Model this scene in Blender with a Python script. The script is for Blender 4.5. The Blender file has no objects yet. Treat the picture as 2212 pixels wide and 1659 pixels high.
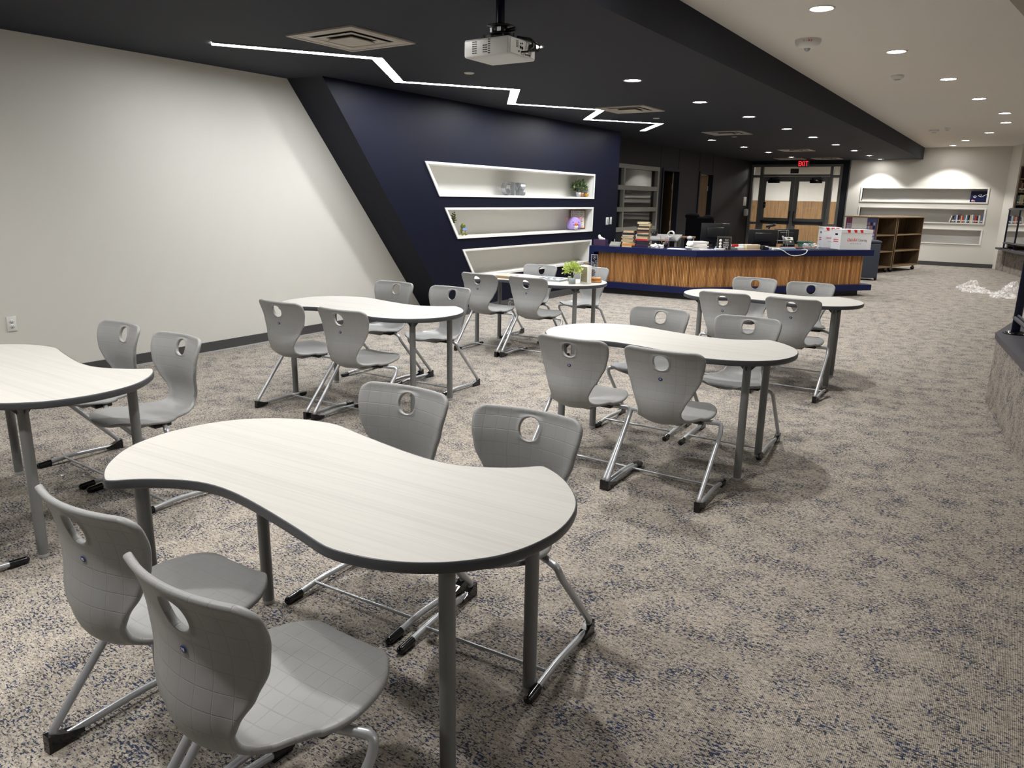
import bpy, bmesh, math, random
from mathutils import Vector, Matrix
random.seed(7)
PI = math.pi
S = bpy.context.scene
COL = S.collection

# ------------------------------------------------------------------ camera
cam_d = bpy.data.cameras.new('camera'); cam = bpy.data.objects.new('camera', cam_d); COL.objects.link(cam)
yaw, pit, rol = math.radians(33.548), math.radians(14.097), math.radians(1.0243)
fwd = Vector((-math.sin(yaw), math.cos(yaw), 0)); rgt = Vector((math.cos(yaw), math.sin(yaw), 0)); upv = Vector((0, 0, 1))
f2 = fwd*math.cos(pit) - upv*math.sin(pit); u2 = upv*math.cos(pit) + fwd*math.sin(pit)
r3 = rgt*math.cos(rol) + u2*math.sin(rol); u3 = u2*math.cos(rol) - rgt*math.sin(rol)
m = Matrix((r3, u3, -f2)).transposed().to_4x4(); m.translation = (0, 0, 1.58)
cam.matrix_world = m
cam_d.sensor_fit = 'HORIZONTAL'; cam_d.sensor_width = 36; cam_d.lens = 1603.8/2212*36
cam_d.clip_start = .05; cam_d.clip_end = 200
S.camera = cam
# ------------------------------------------------------------------ world, exposure
W = bpy.data.worlds.new('world'); S.world = W; W.use_nodes = True
W.node_tree.nodes['Background'].inputs[0].default_value = (1, .97, .93, 1)
W.node_tree.nodes['Background'].inputs[1].default_value = .02
S.view_settings.view_transform = 'Standard'; S.view_settings.look = 'None'
S.view_settings.gamma = 1; S.view_settings.use_curve_mapping = False
S.view_settings.exposure = 1.02
try:
    S.cycles.max_bounces = 8; S.cycles.diffuse_bounces = 5; S.cycles.transparent_max_bounces = 12
    S.cycles.sample_clamp_indirect = 6; S.cycles.caustics_reflective = False; S.cycles.caustics_refractive = False
except Exception: pass
P_NAVY, P_NEAR, P_WHITE, P_FILL, P_CORR = 58, 48, 74, 300, 185     # watts of the downlights and of the added fill lamps
E_LED = 40
LIGHT_COL = (1, .982, .95)

# ------------------------------------------------------------------ materials
def lin(c):
    return tuple((x/12.92 if x <= .04045 else ((x+.055)/1.055)**2.4) for x in c)
def mat(name, col, rough=.5, metal=0, spec=.5, emit=None, es=0):
    mt = bpy.data.materials.new(name); mt.use_nodes = True
    b = mt.node_tree.nodes['Principled BSDF']
    b.inputs['Base Color'].default_value = (*col, 1); b.inputs['Roughness'].default_value = rough
    b.inputs['Metallic'].default_value = metal; b.inputs['Specular IOR Level'].default_value = spec
    if emit: b.inputs['Emission Color'].default_value = (*emit, 1); b.inputs['Emission Strength'].default_value = es
    return mt
class NT:
    def __init__(s, mt): s.t = mt.node_tree; s.b = s.t.nodes['Principled BSDF']
    def n(s, typ, **k):
        nd = s.t.nodes.new(typ)
        for a, v in k.items():
            if a[0] == '_': nd.inputs[a[1:].replace('_', ' ')].default_value = v
            else: setattr(nd, a, v)
        return nd
    def l(s, a, b): s.t.links.new(a, b)
    def math(s, op, a, b=None, clamp=False):
        nd = s.n('ShaderNodeMath', operation=op, use_clamp=clamp)
        for i, v in enumerate((a, b)):
            if v is None: continue
            if isinstance(v, (int, float)): nd.inputs[i].default_value = v
            else: s.l(v, nd.inputs[i])
        return nd.outputs[0]
    def mix(s, f, a, b):
        nd = s.n('ShaderNodeMix', data_type='RGBA')
        for i, v in ((0, f), (6, a), (7, b)):
            if isinstance(v, (int, float)): nd.inputs[i].default_value = v
            elif isinstance(v, tuple): nd.inputs[i].default_value = (*v, 1)
            else: s.l(v, nd.inputs[i])
        return nd.outputs[2]
    def coords(s, scale, kind='Object', rot=0):
        tc = s.n('ShaderNodeTexCoord'); mp = s.n('ShaderNodeMapping'); s.l(tc.outputs[kind], mp.inputs[0])
        mp.inputs['Scale'].default_value = scale; mp.inputs['Rotation'].default_value = (0, 0, rot); return mp.outputs[0]
    def noise(s, vec, scale=1, detail=2, rough=.5):
        nd = s.n('ShaderNodeTexNoise'); s.l(vec, nd.inputs['Vector'])
        nd.inputs['Scale'].default_value = scale; nd.inputs['Detail'].default_value = detail; nd.inputs['Roughness'].default_value = rough
        return nd.outputs['Fac']
    def ramp(s, f, a, b):
        nd = s.n('ShaderNodeMapRange', clamp=True); s.l(f, nd.inputs[0])
        nd.inputs[1].default_value = a; nd.inputs[2].default_value = b; return nd.outputs[0]
    def bump(s, h, strength, dist):
        nd = s.n('ShaderNodeBump'); nd.inputs['Strength'].default_value = strength; nd.inputs['Distance'].default_value = dist
        s.l(h, nd.inputs['Height']); s.l(nd.outputs[0], s.b.inputs['Normal'])
    def col(s, c): s.l(c, s.b.inputs['Base Color'])

def paint(name, col, rough=.6, spec=.4, bs=.08):
    mt = mat(name, col, rough, spec=spec); t = NT(mt)
    t.bump(t.noise(t.coords((1, 1, 1)), 220, 3), bs, .002); return mt
M = {}
M['white_wall'] = paint('off white wall paint', lin((.83, .82, .79)), .6, .3)
M['white_ceiling'] = paint('white ceiling paint', lin((.88, .865, .835)), .85, .2)
M['navy_ceiling'] = paint('dark navy ceiling paint', lin((.125, .135, .17)), .75, .3)
M['navy_wall'] = paint('navy wall paint', lin((.030, .044, .118)), .5, .15)
M['black_wall'] = paint('charcoal wall paint', lin((.115, .115, .135)), .55, .2)
M['dark_return'] = paint('dark navy return paint', lin((.09, .10, .14)), .6, .3)
M['white_trim'] = mat('white lacquer', lin((.90, .895, .875)), .45, spec=.3)
M['base'] = mat('dark grey rubber base', lin((.27, .27, .27)), .5)
M['black'] = mat('black plastic', (.008, .008, .009), .35)
M['gloss_black'] = mat('glossy black plastic', (.006, .006, .007), .15)
M['black_cloth'] = mat('black cloth', (.004, .004, .005), .95, spec=.05)
M['dark_steel'] = mat('dark bronze aluminium', lin((.40, .40, .39)), .45, .1)
M['grey_frame'] = mat('grey painted steel frame', lin((.52, .515, .485)), .5)
M['silver'] = mat('satin silver tube', lin((.70, .71, .725)), .34, .5)
M['leg_grey'] = mat('grey powder coat', lin((.46, .465, .465)), .38, .1)
M['edge'] = mat('charcoal edge band', lin((.265, .27, .285)), .38)
M['navy_lam'] = mat('navy laminate', lin((.07, .10, .26)), .4, spec=.25)
M['toe'] = mat('black toe kick', (.012, .012, .013), .5)
M['paper'] = mat('white paper', lin((.90, .89, .87)), .7)
M['card'] = mat('white cardboard', lin((.88, .88, .88)), .6)
M['red'] = mat('red print', lin((.80, .13, .13)), .6)
M['text_grey'] = mat('grey print', lin((.30, .30, .32)), .6)
M['white_plastic'] = mat('white plastic', lin((.86, .86, .845)), .35)
M['grey_plastic'] = mat('light grey plastic', lin((.68, .68, .675)), .4)
M['blue_logo'] = mat('blue badge', lin((.10, .16, .42)), .4)
M['white_print'] = mat('white print', lin((.92, .92, .9)), .5)
M['galv'] = mat('galvanised steel', lin((.62, .63, .64)), .35, .8)
M['gold'] = mat('gold ceramic', lin((.78, .60, .28)), .25, .8)
M['copper'] = mat('copper pot', lin((.70, .48, .33)), .3, .7)
M['leaf_dark'] = mat('dark green leaf', lin((.20, .27, .16)), .5)
M['leaf_pale'] = mat('pale green leaf', lin((.50, .56, .38)), .5)
M['leaf_lime'] = mat('lime green leaf', lin((.66, .73, .32)), .5)
M['leaf_lime2'] = mat('pale lime leaf', lin((.78, .82, .50)), .5); M['pot_glass'] = mat('grey frosted pot', lin((.58, .62, .62)), .3)
M['moss'] = mat('olive green paint', lin((.36, .40, .10)), .4)
M['soil'] = mat('soil', lin((.2, .16, .12)), .9)
M['purple'] = mat('purple plush', lin((.62, .54, .78)), .95, spec=.1)
M['pink'] = mat('pink plush', lin((.85, .60, .64)), .9)
M['cream'] = mat('cream plush', lin((.90, .87, .82)), .9)
M['orange'] = mat('orange felt', lin((.85, .42, .25)), .8)
M['honey'] = mat('honey wood', lin((.72, .50, .27)), .4)
M['brown_frame'] = mat('brown wood frame', lin((.42, .30, .17)), .5)
M['screen'] = mat('switched off monitor screen', (.006, .006, .007), .12)
M['phone'] = mat('dark phone plastic', lin((.12, .125, .14)), .4)
M['phone_panel'] = mat('pale phone panel', lin((.74, .72, .66)), .4)
M['teal'] = mat('teal plastic', lin((.33, .52, .46)), .4)
M['light_blue'] = mat('pale blue paper', lin((.66, .80, .88)), .6)
M['slate'] = mat('slate rubber cap', lin((.255, .25, .275)), .55)
M['navy_metal'] = mat('navy painted metal', lin((.07, .085, .19)), .3, .2)
M['bin'] = mat('slate blue plastic bin', lin((.20, .23, .28)), .5)
M['dark_room'] = mat('dark room paint', lin((.16, .155, .15)), .8)
M['exit_red'] = mat('lit red exit letters', (.3, 0, 0), .5, emit=(1, .02, .03), es=1.3)
M['lamp'] = mat('lit lamp lens', (1, 1, 1), .5, emit=(1, .97, .93), es=42)
M['led'] = mat('lit LED diffuser', (1, 1, 1), .5, emit=(.97, .985, 1), es=E_LED)
M['vent'] = mat('off white vent metal', lin((.72, .69, .645)), .45)
M['vent_dark'] = mat('dark duct', (.02, .02, .02), .8)
M['projector_grey'] = mat('white projector plastic', lin((.80, .80, .79)), .4)
M['puzzle'] = mat('grey puzzle board', lin((.60, .62, .63)), .5)
M['pinkgrey'] = mat('pale brown print', lin((.70, .60, .52)), .6)
M['khaki'] = mat('khaki wood block', lin((.52, .50, .39)), .5)

def glass(name, tint=(1, 1, 1), ior=1.5, rough=0.0, extra=0.0):
    mt = bpy.data.materials.new(name); mt.use_nodes = True; t = mt.node_tree; t.nodes.clear()
    o = t.nodes.new('ShaderNodeOutputMaterial'); mx = t.nodes.new('ShaderNodeMixShader')
    a = t.nodes.new('ShaderNodeBsdfTransparent'); a.inputs[0].default_value = (*tint, 1)
    g = t.nodes.new('ShaderNodeBsdfGlossy'); g.inputs['Roughness'].default_value = rough
    fr = t.nodes.new('ShaderNodeFresnel'); fr.inputs[0].default_value = ior
    ad = t.nodes.new('ShaderNodeMath'); ad.operation = 'ADD'; ad.use_clamp = True; ad.inputs[1].default_value = extra
    t.links.new(fr.outputs[0], ad.inputs[0]); t.links.new(ad.outputs[0], mx.inputs[0])
    t.links.new(a.outputs[0], mx.inputs[1]); t.links.new(g.outputs[0], mx.inputs[2]); t.links.new(mx.outputs[0], o.inputs[0])
    return mt
M['glass'] = glass('clear door glass')
M['window_glass'] = glass('office window glass', (.85, .87, .86), 1.75)
M['clear'] = glass('clear acrylic', (.94, .95, .95), 1.5, .05, .04)

def film():
    mt = bpy.data.materials.new('crumpled clear film'); mt.use_nodes = True; t = NT(mt)
    b = t.b; b.inputs['Base Color'].default_value = (.92, .91, .9, 1); b.inputs['Roughness'].default_value = .22
    tr = t.n('ShaderNodeBsdfTransparent'); mx = t.n('ShaderNodeMixShader'); mx.inputs[0].default_value = .5
    lw = t.n('ShaderNodeLayerWeight'); lw.inputs[0].default_value = .35
    t.l(t.math('ADD', .10, t.math('MULTIPLY', t.ramp(lw.outputs['Facing'], .15, .95), .7)), mx.inputs[0])
    out = t.t.nodes['Material Output']; t.l(tr.outputs[0], mx.inputs[1]); t.l(b.outputs[0], mx.inputs[2]); t.l(mx.outputs[0], out.inputs[0])
    return mt
M['film'] = film()

def carpet():
    mt = mat('woven carpet', (.3, .28, .25), .95, spec=.1); t = NT(mt)
    v0 = t.coords((1, 1, 1)); sx = t.n('ShaderNodeSeparateXYZ'); t.l(v0, sx.inputs[0]); cx_ = t.n('ShaderNodeCombineXYZ')
    t.l(t.math('ADD', sx.outputs[0], t.math('MULTIPLY', sx.outputs[2], .93)), cx_.inputs[0]); t.l(t.math('ADD', sx.outputs[1], t.math('MULTIPLY', sx.outputs[2], .37)), cx_.inputs[1]); v = cx_.outputs[0]
    sn = t.n('ShaderNodeVectorMath', operation='SNAP'); t.l(v, sn.inputs[0]); sn.inputs[1].default_value = (.0050, .0027, 1); sv = sn.outputs[0]
    def scaled(vec, sc):
        q = t.n('ShaderNodeVectorMath', operation='MULTIPLY'); t.l(vec, q.inputs[0]); q.inputs[1].default_value = sc; return q.outputs[0]
    big = t.noise(v, 7, 3, .6)
    n1 = t.noise(scaled(sv, (62, 140, 1)), 1, 3, .62)
    n2 = t.noise(scaled(sv, (110, 85, 1)), 1, 2, .6)
    th = t.math('ADD', n1, t.math('MULTIPLY', t.math('SUBTRACT', big, .5), .36))
    fleck = t.ramp(th, .553, .588)
    th2 = t.math('ADD', n2, t.math('MULTIPLY', t.math('SUBTRACT', big, .5), .22))
    fleck2 = t.ramp(th2, .59, .625)
    wn = t.n('ShaderNodeTexWhiteNoise', noise_dimensions='2D'); t.l(sv, wn.inputs['Vector'])
    tone = t.math('ADD', t.math('MULTIPLY', t.noise(scaled(v, (30, 90, 1)), 1, 3, .6), .7), t.math('MULTIPLY', wn.outputs['Value'], .3))
    base = t.mix(t.ramp(tone, .36, .64), lin((.555, .522, .482)), lin((.715, .682, .635)))
    brown = t.noise(scaled(sv, (24, 45, 1)), 1, 3, .6)
    base = t.mix(t.math('MULTIPLY', t.ramp(brown, .51, .64), .5), base, lin((.48, .455, .42)))
    # weave: fine ribs along Y with short stitches
    wv = t.n('ShaderNodeTexWave', wave_type='BANDS', bands_direction='X'); t.l(v, wv.inputs[0])
    wv.inputs['Scale'].default_value = 62; wv.inputs['Distortion'].default_value = 1.2; wv.inputs['Detail'].default_value = 1; wv.inputs['Detail Scale'].default_value = 2
    st = t.noise(scaled(v, (420, 230, 1)), 1, 1)
    rib = t.math('ADD', t.math('MULTIPLY', wv.outputs['Fac'], .6), t.math('MULTIPLY', st, .7))
    shade = t.ramp(rib, .05, 1.05)
    blue = t.mix(t.ramp(t.noise(v, 22, 2), .44, .56), lin((.215, .225, .26)), lin((.175, .225, .345)))
    c = t.mix(fleck, base, blue)
    c = t.mix(t.math('MULTIPLY', fleck2, .8), c, lin((.25, .255, .28)))
    dark = t.mix(1.0, c, c)
    nd = t.n('ShaderNodeMix', data_type='RGBA', blend_type='MULTIPLY'); nd.inputs[0].default_value = 1
    t.l(c, nd.inputs[6]); cr = t.n('ShaderNodeMapRange'); t.l(shade, cr.inputs[0]); cr.inputs[3].default_value = .74; cr.inputs[4].default_value = 1.16
    cb = t.n('ShaderNodeCombineColor')
    for i in range(3): t.l(cr.outputs[0], cb.inputs[i])
    t.l(cb.outputs[0], nd.inputs[7]); t.col(nd.outputs[2])
    t.bump(rib, .5, .004)
    return mt
M['carpet'] = carpet()

def laminate():
    mt = mat('white striated laminate', lin((.80, .79, .76)), .5, spec=.25); t = NT(mt)
    n = t.noise(t.coords((.8, 110, 1)), 1.0, 4, .8); n2 = t.noise(t.coords((.5, 24, 1)), 1.0, 2)
    f = t.math('ADD', t.math('MULTIPLY', t.ramp(n, .48, .72), .75), t.math('MULTIPLY', t.ramp(n2, .5, .75), .35))
    t.col(t.mix(f, lin((.715, .705, .685)), lin((.65, .64, .622)))); return mt
M['laminate'] = laminate()

def chair_plastic():
    mt = mat('grey chair plastic', lin((.57, .572, .57)), .42, spec=.4); t = NT(mt)
    tc = t.n('ShaderNodeTexCoord'); sp = t.n('ShaderNodeSeparateXYZ'); t.l(tc.outputs['UV'], sp.inputs[0])
    def line(o):
        a = t.math('ABSOLUTE', t.math('SUBTRACT', t.math('FRACT', t.math('DIVIDE', o, .0485)), .5))
        return t.ramp(a, .035, .010)
    g = t.math('MAXIMUM', line(sp.outputs[0]), line(sp.outputs[1]))
    gr = t.noise(t.coords((1, 1, 1)), 520, 2)
    h = t.math('SUBTRACT', t.math('MULTIPLY', gr, .35), g)
    t.bump(h, .32, .002)
    t.col(t.mix(t.math('MULTIPLY', g, .16), lin((.57, .572, .57)), lin((.46, .46, .458)))); return mt
M['chair'] = chair_plastic()

def wood(name, c1, c2, sc=(14, 14, 1.2), rough=.5):
    mt = mat(name, c1, rough); t = NT(mt)
    n = t.noise(t.coords(sc), 1.6, 5, .65); t.col(t.mix(t.ramp(n, .35, .68), c1, c2)); return mt
M['oak'] = wood('oak veneer', lin((.60, .475, .33)), lin((.47, .36, .24)))
M['walnut'] = wood('brown wood laminate', lin((.42, .345, .26)), lin((.31, .245, .18)))
M['walnut_dark'] = wood('brown wood edge', lin((.56, .47, .36)), lin((.48, .39, .29)))
M['door_wood'] = wood('door veneer', lin((.50, .40, .29)), lin((.43, .33, .23)))

def tambour():
    mt = mat('wood tambour slats', lin((.6, .42, .25)), .5); t = NT(mt)
    at = t.n('ShaderNodeAttribute', attribute_name='slat')
    n = t.noise(t.coords((40, 40, 1.5)), 1, 3)
    c = t.mix(at.outputs['Fac'], lin((.55, .36, .185)), lin((.90, .69, .44)))
    t.col(t.mix(t.math('MULTIPLY', t.ramp(n, .45, .7), .3), c, lin((.38, .24, .13)))); return mt
M['tambour'] = tambour()

# ------------------------------------------------------------------ mesh builder
class MB:
    def __init__(s): s.v = []; s.f = []; s.sm = []; s.mi = []; s.cur = 0
    def add(s, vs, fs, smooth=False, mi=0, xf=None):
        o = len(s.v)
        for p in vs: s.v.append(tuple(xf @ Vector(p)) if xf else tuple(p))
        for f in fs: s.f.append([i+o for i in f]); s.sm.append(smooth); s.mi.append(mi)
        return s
    def box(s, a, b, mi=0, xf=None):
        x0, y0, z0 = a; x1, y1, z1 = b
        return s.add([(x0,y0,z0),(x1,y0,z0),(x1,y1,z0),(x0,y1,z0),(x0,y0,z1),(x1,y0,z1),(x1,y1,z1),(x0,y1,z1)],
              [(3,2,1,0),(4,5,6,7),(0,1,5,4),(1,2,6,5),(2,3,7,6),(3,0,4,7)], mi=mi, xf=xf)
    def rbox(s, a, b, r=.005, mi=0, xf=None, seg=2):
        bm = bmesh.new(); bmesh.ops.create_cube(bm, size=1)
        for v in bm.verts: v.co = Vector([(a[i]+b[i])/2 + v.co[i]*(b[i]-a[i]) for i in range(3)])
        bmesh.ops.bevel(bm, geom=bm.edges[:], offset=r, segments=seg, profile=.5, affect='EDGES')
        s.bm(bm, True, mi, xf); return s
    def bm(s, bm, smooth=True, mi=0, xf=None):
        bm.verts.index_update(); s.add([v.co.copy() for v in bm.verts], [[v.index for v in f.verts] for f in bm.faces], smooth, mi, xf); bm.free()
    def prism(s, poly, z0, z1, mi=0, xf=None, smooth_side=False):
        n = len(poly)
        vs = [(x, y, z0) for x, y in poly] + [(x, y, z1) for x, y in poly]
        s.add(vs, [list(range(n))[::-1], list(range(n, 2*n))], False, mi, xf)
        s.add(vs, [(i, (i+1) % n, n+(i+1) % n, n+i) for i in range(n)], smooth_side, mi, xf); return s
    def lathe(s, prof, n=20, mi=0, xf=None, smooth=True):
        vs = []; fs = []
        for r, z in prof:
            for k in range(n): a = 2*PI*k/n; vs.append((r*math.cos(a), r*math.sin(a), z))
        for i in range(len(prof)-1):
            for k in range(n): k2 = (k+1) % n; fs.append((i*n+k, i*n+k2, (i+1)*n+k2, (i+1)*n+k))
        return s.add(vs, fs, smooth, mi, xf)
    def cyl(s, p0, p1, r, n=12, mi=0, r1=None): return s.tube([p0, p1], r, n, mi, r1=r1)
    def tube(s, pts, r, n=10, mi=0, caps=True, r1=None):
        P = [Vector(p) for p in pts]; vs = []; fs = []; prev = None
        for i, p in enumerate(P):
            t = (P[min(i+1, len(P)-1)] - P[max(i-1, 0)]).normalized()
            if prev is None:
                u = t.orthogonal().normalized()
            else:
                u = (prev - t*prev.dot(t)).normalized()
            prev = u; w = t.cross(u)
            rr = r if r1 is None else r + (r1-r)*i/(len(P)-1)
            for k in range(n): a = 2*PI*k/n; vs.append(p + (u*math.cos(a)+w*math.sin(a))*rr)
        for i in range(len(P)-1):
            for k in range(n): k2 = (k+1) % n; fs.append((i*n+k, i*n+k2, (i+1)*n+k2, (i+1)*n+k))
        s.add(vs, fs, True, mi)
        if caps: s.add(vs[:n], [list(range(n))[::-1]], False, mi); s.add(vs[-n:], [list(range(n))], False, mi)
        return s
    def ball(s, c, r, seg=12, rings=8, mi=0, sc=(1, 1, 1), xf=None):
        vs = []; fs = []
        for i in range(rings+1):
            th = PI*i/rings
            for k in range(seg):
                a = 2*PI*k/seg; vs.append((c[0]+r*sc[0]*math.sin(th)*math.cos(a), c[1]+r*sc[1]*math.sin(th)*math.sin(a), c[2]+r*sc[2]*math.cos(th)))
        for i in range(rings):
            for k in range(seg): k2 = (k+1) % seg; fs.append((i*seg+k, (i+1)*seg+k, (i+1)*seg+k2, i*seg+k2))
        return s.add(vs, fs, True, mi, xf)
    def mesh(s, name, mats):
        me = bpy.data.meshes.new(name); me.from_pydata([tuple(v) for v in s.v], [], s.f)
        me.polygons.foreach_set('use_smooth', s.sm); me.polygons.foreach_set('material_index', s.mi)
        for mm in (mats if isinstance(mats, (list, tuple)) else [mats]): me.materials.append(mm)
        me.update(); return me
def link(name, me, parent=None, loc=None, rot=None):
    o = bpy.data.objects.new(name, me); COL.objects.link(o)
    if parent: o.parent = parent
    if loc is not None: o.location = loc
    if rot is not None: o.rotation_euler = rot
    return o
def obj(name, mb, mats, parent=None, loc=None, rot=None):
    return link(name, mb.mesh(name, mats), parent, loc, rot)
def tag(o, label, cat, group=None):
    o['label'] = label; o['category'] = cat
    if group: o['group'] = group
    return o
def thing(name, label, cat, loc=(0, 0, 0), rz=0, group=None):
    o = link(name, None, None, loc, (0, 0, rz)); return tag(o, label, cat, group)
def struct(name, mb, mats, parent=None, **k):
    o = obj(name, mb, mats, parent, **k)
    if not parent: o['kind'] = 'structure'
    return o
def copy_tree(o, parent=None):
    c = o.copy(); COL.objects.link(c)
    if parent: c.parent = parent
    for ch in list(o.children): copy_tree(ch, c)
    return c
def text_mb(body, size, depth=.001, align='CENTER', shear=0, spacing=1, xs=1):
    cu = bpy.data.curves.new('txt', 'FONT'); cu.body = body; cu.size = size; cu.extrude = depth/2; cu.resolution_u = 3
    cu.align_x = align; cu.align_y = 'CENTER'; cu.shear = shear; cu.space_character = spacing
    o = bpy.data.objects.new('txt', cu); COL.objects.link(o)
    me = bpy.data.meshes.new_from_object(o.evaluated_get(bpy.context.evaluated_depsgraph_get()))
    b = MB(); b.add([(v.co.x*xs, v.co.y, v.co.z) for v in me.vertices], [list(p.vertices) for p in me.polygons])
    bpy.data.objects.remove(o); bpy.data.meshes.remove(me); bpy.data.curves.remove(cu); return b
def face_to(normal, up=(0, 0, 1)):
    """matrix whose local z is `normal` and local y is up: flat text and prints on upright faces"""
    n = Vector(normal).normalized(); x = Vector(up).cross(n).normalized(); y = n.cross(x)
    return Matrix((x, y, n)).transposed().to_4x4()
def place(mb, loc, normal, up=(0, 0, 1)):
    mt = Matrix.Translation(loc) @ face_to(normal, up); mb.v = [tuple(mt @ Vector(v)) for v in mb.v]; return mb
def RZ(a, loc=(0, 0, 0)): return Matrix.Translation(loc) @ Matrix.Rotation(a, 4, 'Z')

# ------------------------------------------------------------------ setting
CZ, UZ, YE = 2.755, 3.05, 23.2
XL, XN, XO = -6.65, -6.17, -6.9
b = MB(); b.box((-12, -6, -.1), (10, 32, 0)); struct('floor', b, M['carpet'])
b = MB(); b.box((-10.5, -6, CZ), (-2.39, YE+.1, CZ+.4)); struct('ceiling', b, M['navy_ceiling'])
# white ceiling, its right edge open to the higher hall ceiling
b = MB(); b.prism([(-2.39, -6), (-2.16, -6), (-.31, 6.98), (2.05, 23.5), (2.05, 26), (-2.39, 26)], UZ, UZ+.12); struct('ceiling.001', b, M['white_ceiling'])
b = MB(); b.box((-3, -6, 4.1), (10, 26, 4.2)); struct('ceiling.002', b, M['white_ceiling'])
b = MB(); b.box((XL-.15, -6, 0), (XL, 8.2, CZ)); struct('wall_left', b, M['white_wall'])
b = MB(); b.box((-12, -6.1, 0), (10, -6, 4.2)); struct('wall_back', b, M['white_wall'])
b = MB(); b.box((9.5, -6, 0), (9.6, 26, 4.2)); struct('wall_right', b, M['white_wall'])

def holes_face(mb, outer, holes, xf, mi=0):
    bm = bmesh.new()
    for loop in [outer]+holes:
        vs = [bm.verts.new((p[0], p[1], 0)) for p in loop]
        for i in range(len(vs)): bm.edges.new((vs[i], vs[(i+1) % len(vs)]))
    bmesh.ops.triangle_fill(bm, use_beauty=True, use_dissolve=False, edges=bm.edges[:]); mb.bm(bm, False, mi, xf)
YZ = Matrix(((0, 0, 1, 0), (1, 0, 0, 0), (0, 1, 0, 0), (0, 0, 0, 1)))   # (y,z,x) -> world
N_OUT = [[(7.276, 1.996), (11.75, 1.99), (11.745, 1.58), (7.557, 1.578)],
         [(7.657, 1.44), (11.737, 1.442), (11.73, 1.034), (7.928, 1.036)],
         [(8.03, .893), (11.715, .893), (11.72, .495), (8.30, .495)]]
def inset(q, dx, dz):
    (a, b_, c, d) = q
    return [(a[0]+dx+dz*.66, a[1]-dz), (b_[0]-dx, b_[1]-dz), (c[0]-dx, c[1]+dz), (d[0]+dx-dz*.66*0, d[1]+dz)]
N_IN = [inset(q, .032, .027) for q in N_OUT]
b = MB()
WT = (5.68, CZ); WB = (7.82, 0)                       # slanted left edge of the navy wall
holes_face(b, [WB, (12.68, 0), (12.68, CZ), WT], N_IN, Matrix.Translation((XN, 0, 0)) @ YZ)
b.add([(XN, WB[0], 0), (XN, WT[0], CZ), (XL-.02, WT[0]-.05, CZ), (XL-.02, WB[0]-.0, 0)], [(0, 1, 2, 3)], mi=1)
b.add([(XN, 12.68, 0), (XN, 12.68, CZ), (-7.1, 12.68, CZ), (-7.1, 12.68, 0)], [(0, 1, 2, 3)])
nw = struct('wall_niche', b, [M['navy_wall'], M['dark_return']])
def ring(mb, qo, qi, x0, x1):
    n = len(qo)
    vs = [(x1, *p) for p in qo]+[(x1, *p) for p in qi]+[(x0, *p) for p in qo]+[(x0, *p) for p in qi]
    for i in range(n):
        j = (i+1) % n
        mb.add(vs, [(i, j, n+j, n+i), (2*n+i, 2*n+j, j, i), (n+i, n+j, 3*n+j, 3*n+i)])
for q, qi in zip(N_OUT, N_IN):
    b = MB(); n = 4; D = .32
    vs = [(XN, *p) for p in qi]+[(XN-D, *p) for p in qi]
    b.add(vs, [(i, (i+1) % 4, 4+(i+1) % 4, 4+i) for i in range(4)]+[(4, 5, 6, 7)])
    r_ = obj('recess', b, M['white_trim'], nw)
    b = MB(); ring(b, q, qi, XN-.01, XN+.014); obj('recess_frame', b, M['white_trim'], r_)

def grid_wall(mb, us, zs, openings, fn, mi=0):
    U = sorted(set(us+[o[0] for o in openings]+[o[1] for o in openings])); Z = sorted(set(zs+[o[2] for o in openings]+[o[3] for o in openings]))
    for i in range(len(U)-1):
        for k in range(len(Z)-1):
            u, z = (U[i]+U[i+1])/2, (Z[k]+Z[k+1])/2
            if any(o[0] < u < o[1] and o[2] < z < o[3] for o in openings): continue
            a, c = fn(U[i], Z[k], U[i+1], Z[k+1]); mb.box(a, c, mi)
# office wall (dark), window and two doors
WIN = (13.3, 16.2, .93, 2.29); D1 = (16.42, 17.45, 0, 2.29); D2 = (18.78, 19.82, 0, 2.30)
b = MB(); grid_wall(b, [12.6, YE+.1], [0, CZ], [WIN, D1, D2], lambda u0, z0, u1, z1: ((XO-.14, u0, z0), (XO, u1, z1)))
ow = struct('wall_office', b, M['black_wall'])
b = MB(); b.box((-10.4, 12, 0), (-10.3, YE, CZ)); b.box((-10.4, 11.9, 0), (XO-.14, 12, CZ)); b.box((-10.4, 18.35, 0), (XO-.14, 18.45, CZ))
struct('wall_office.001', b, M['dark_room'])
for u in (16.3, 17.38, 18.75, 19.75):                 # vertical panel joints above the doors
    b = MB(); b.box((XO, u-.012, 2.3), (XO+.006, u+.012, CZ)); obj('panel_joint', b, M['dark_return'], ow)
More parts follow.
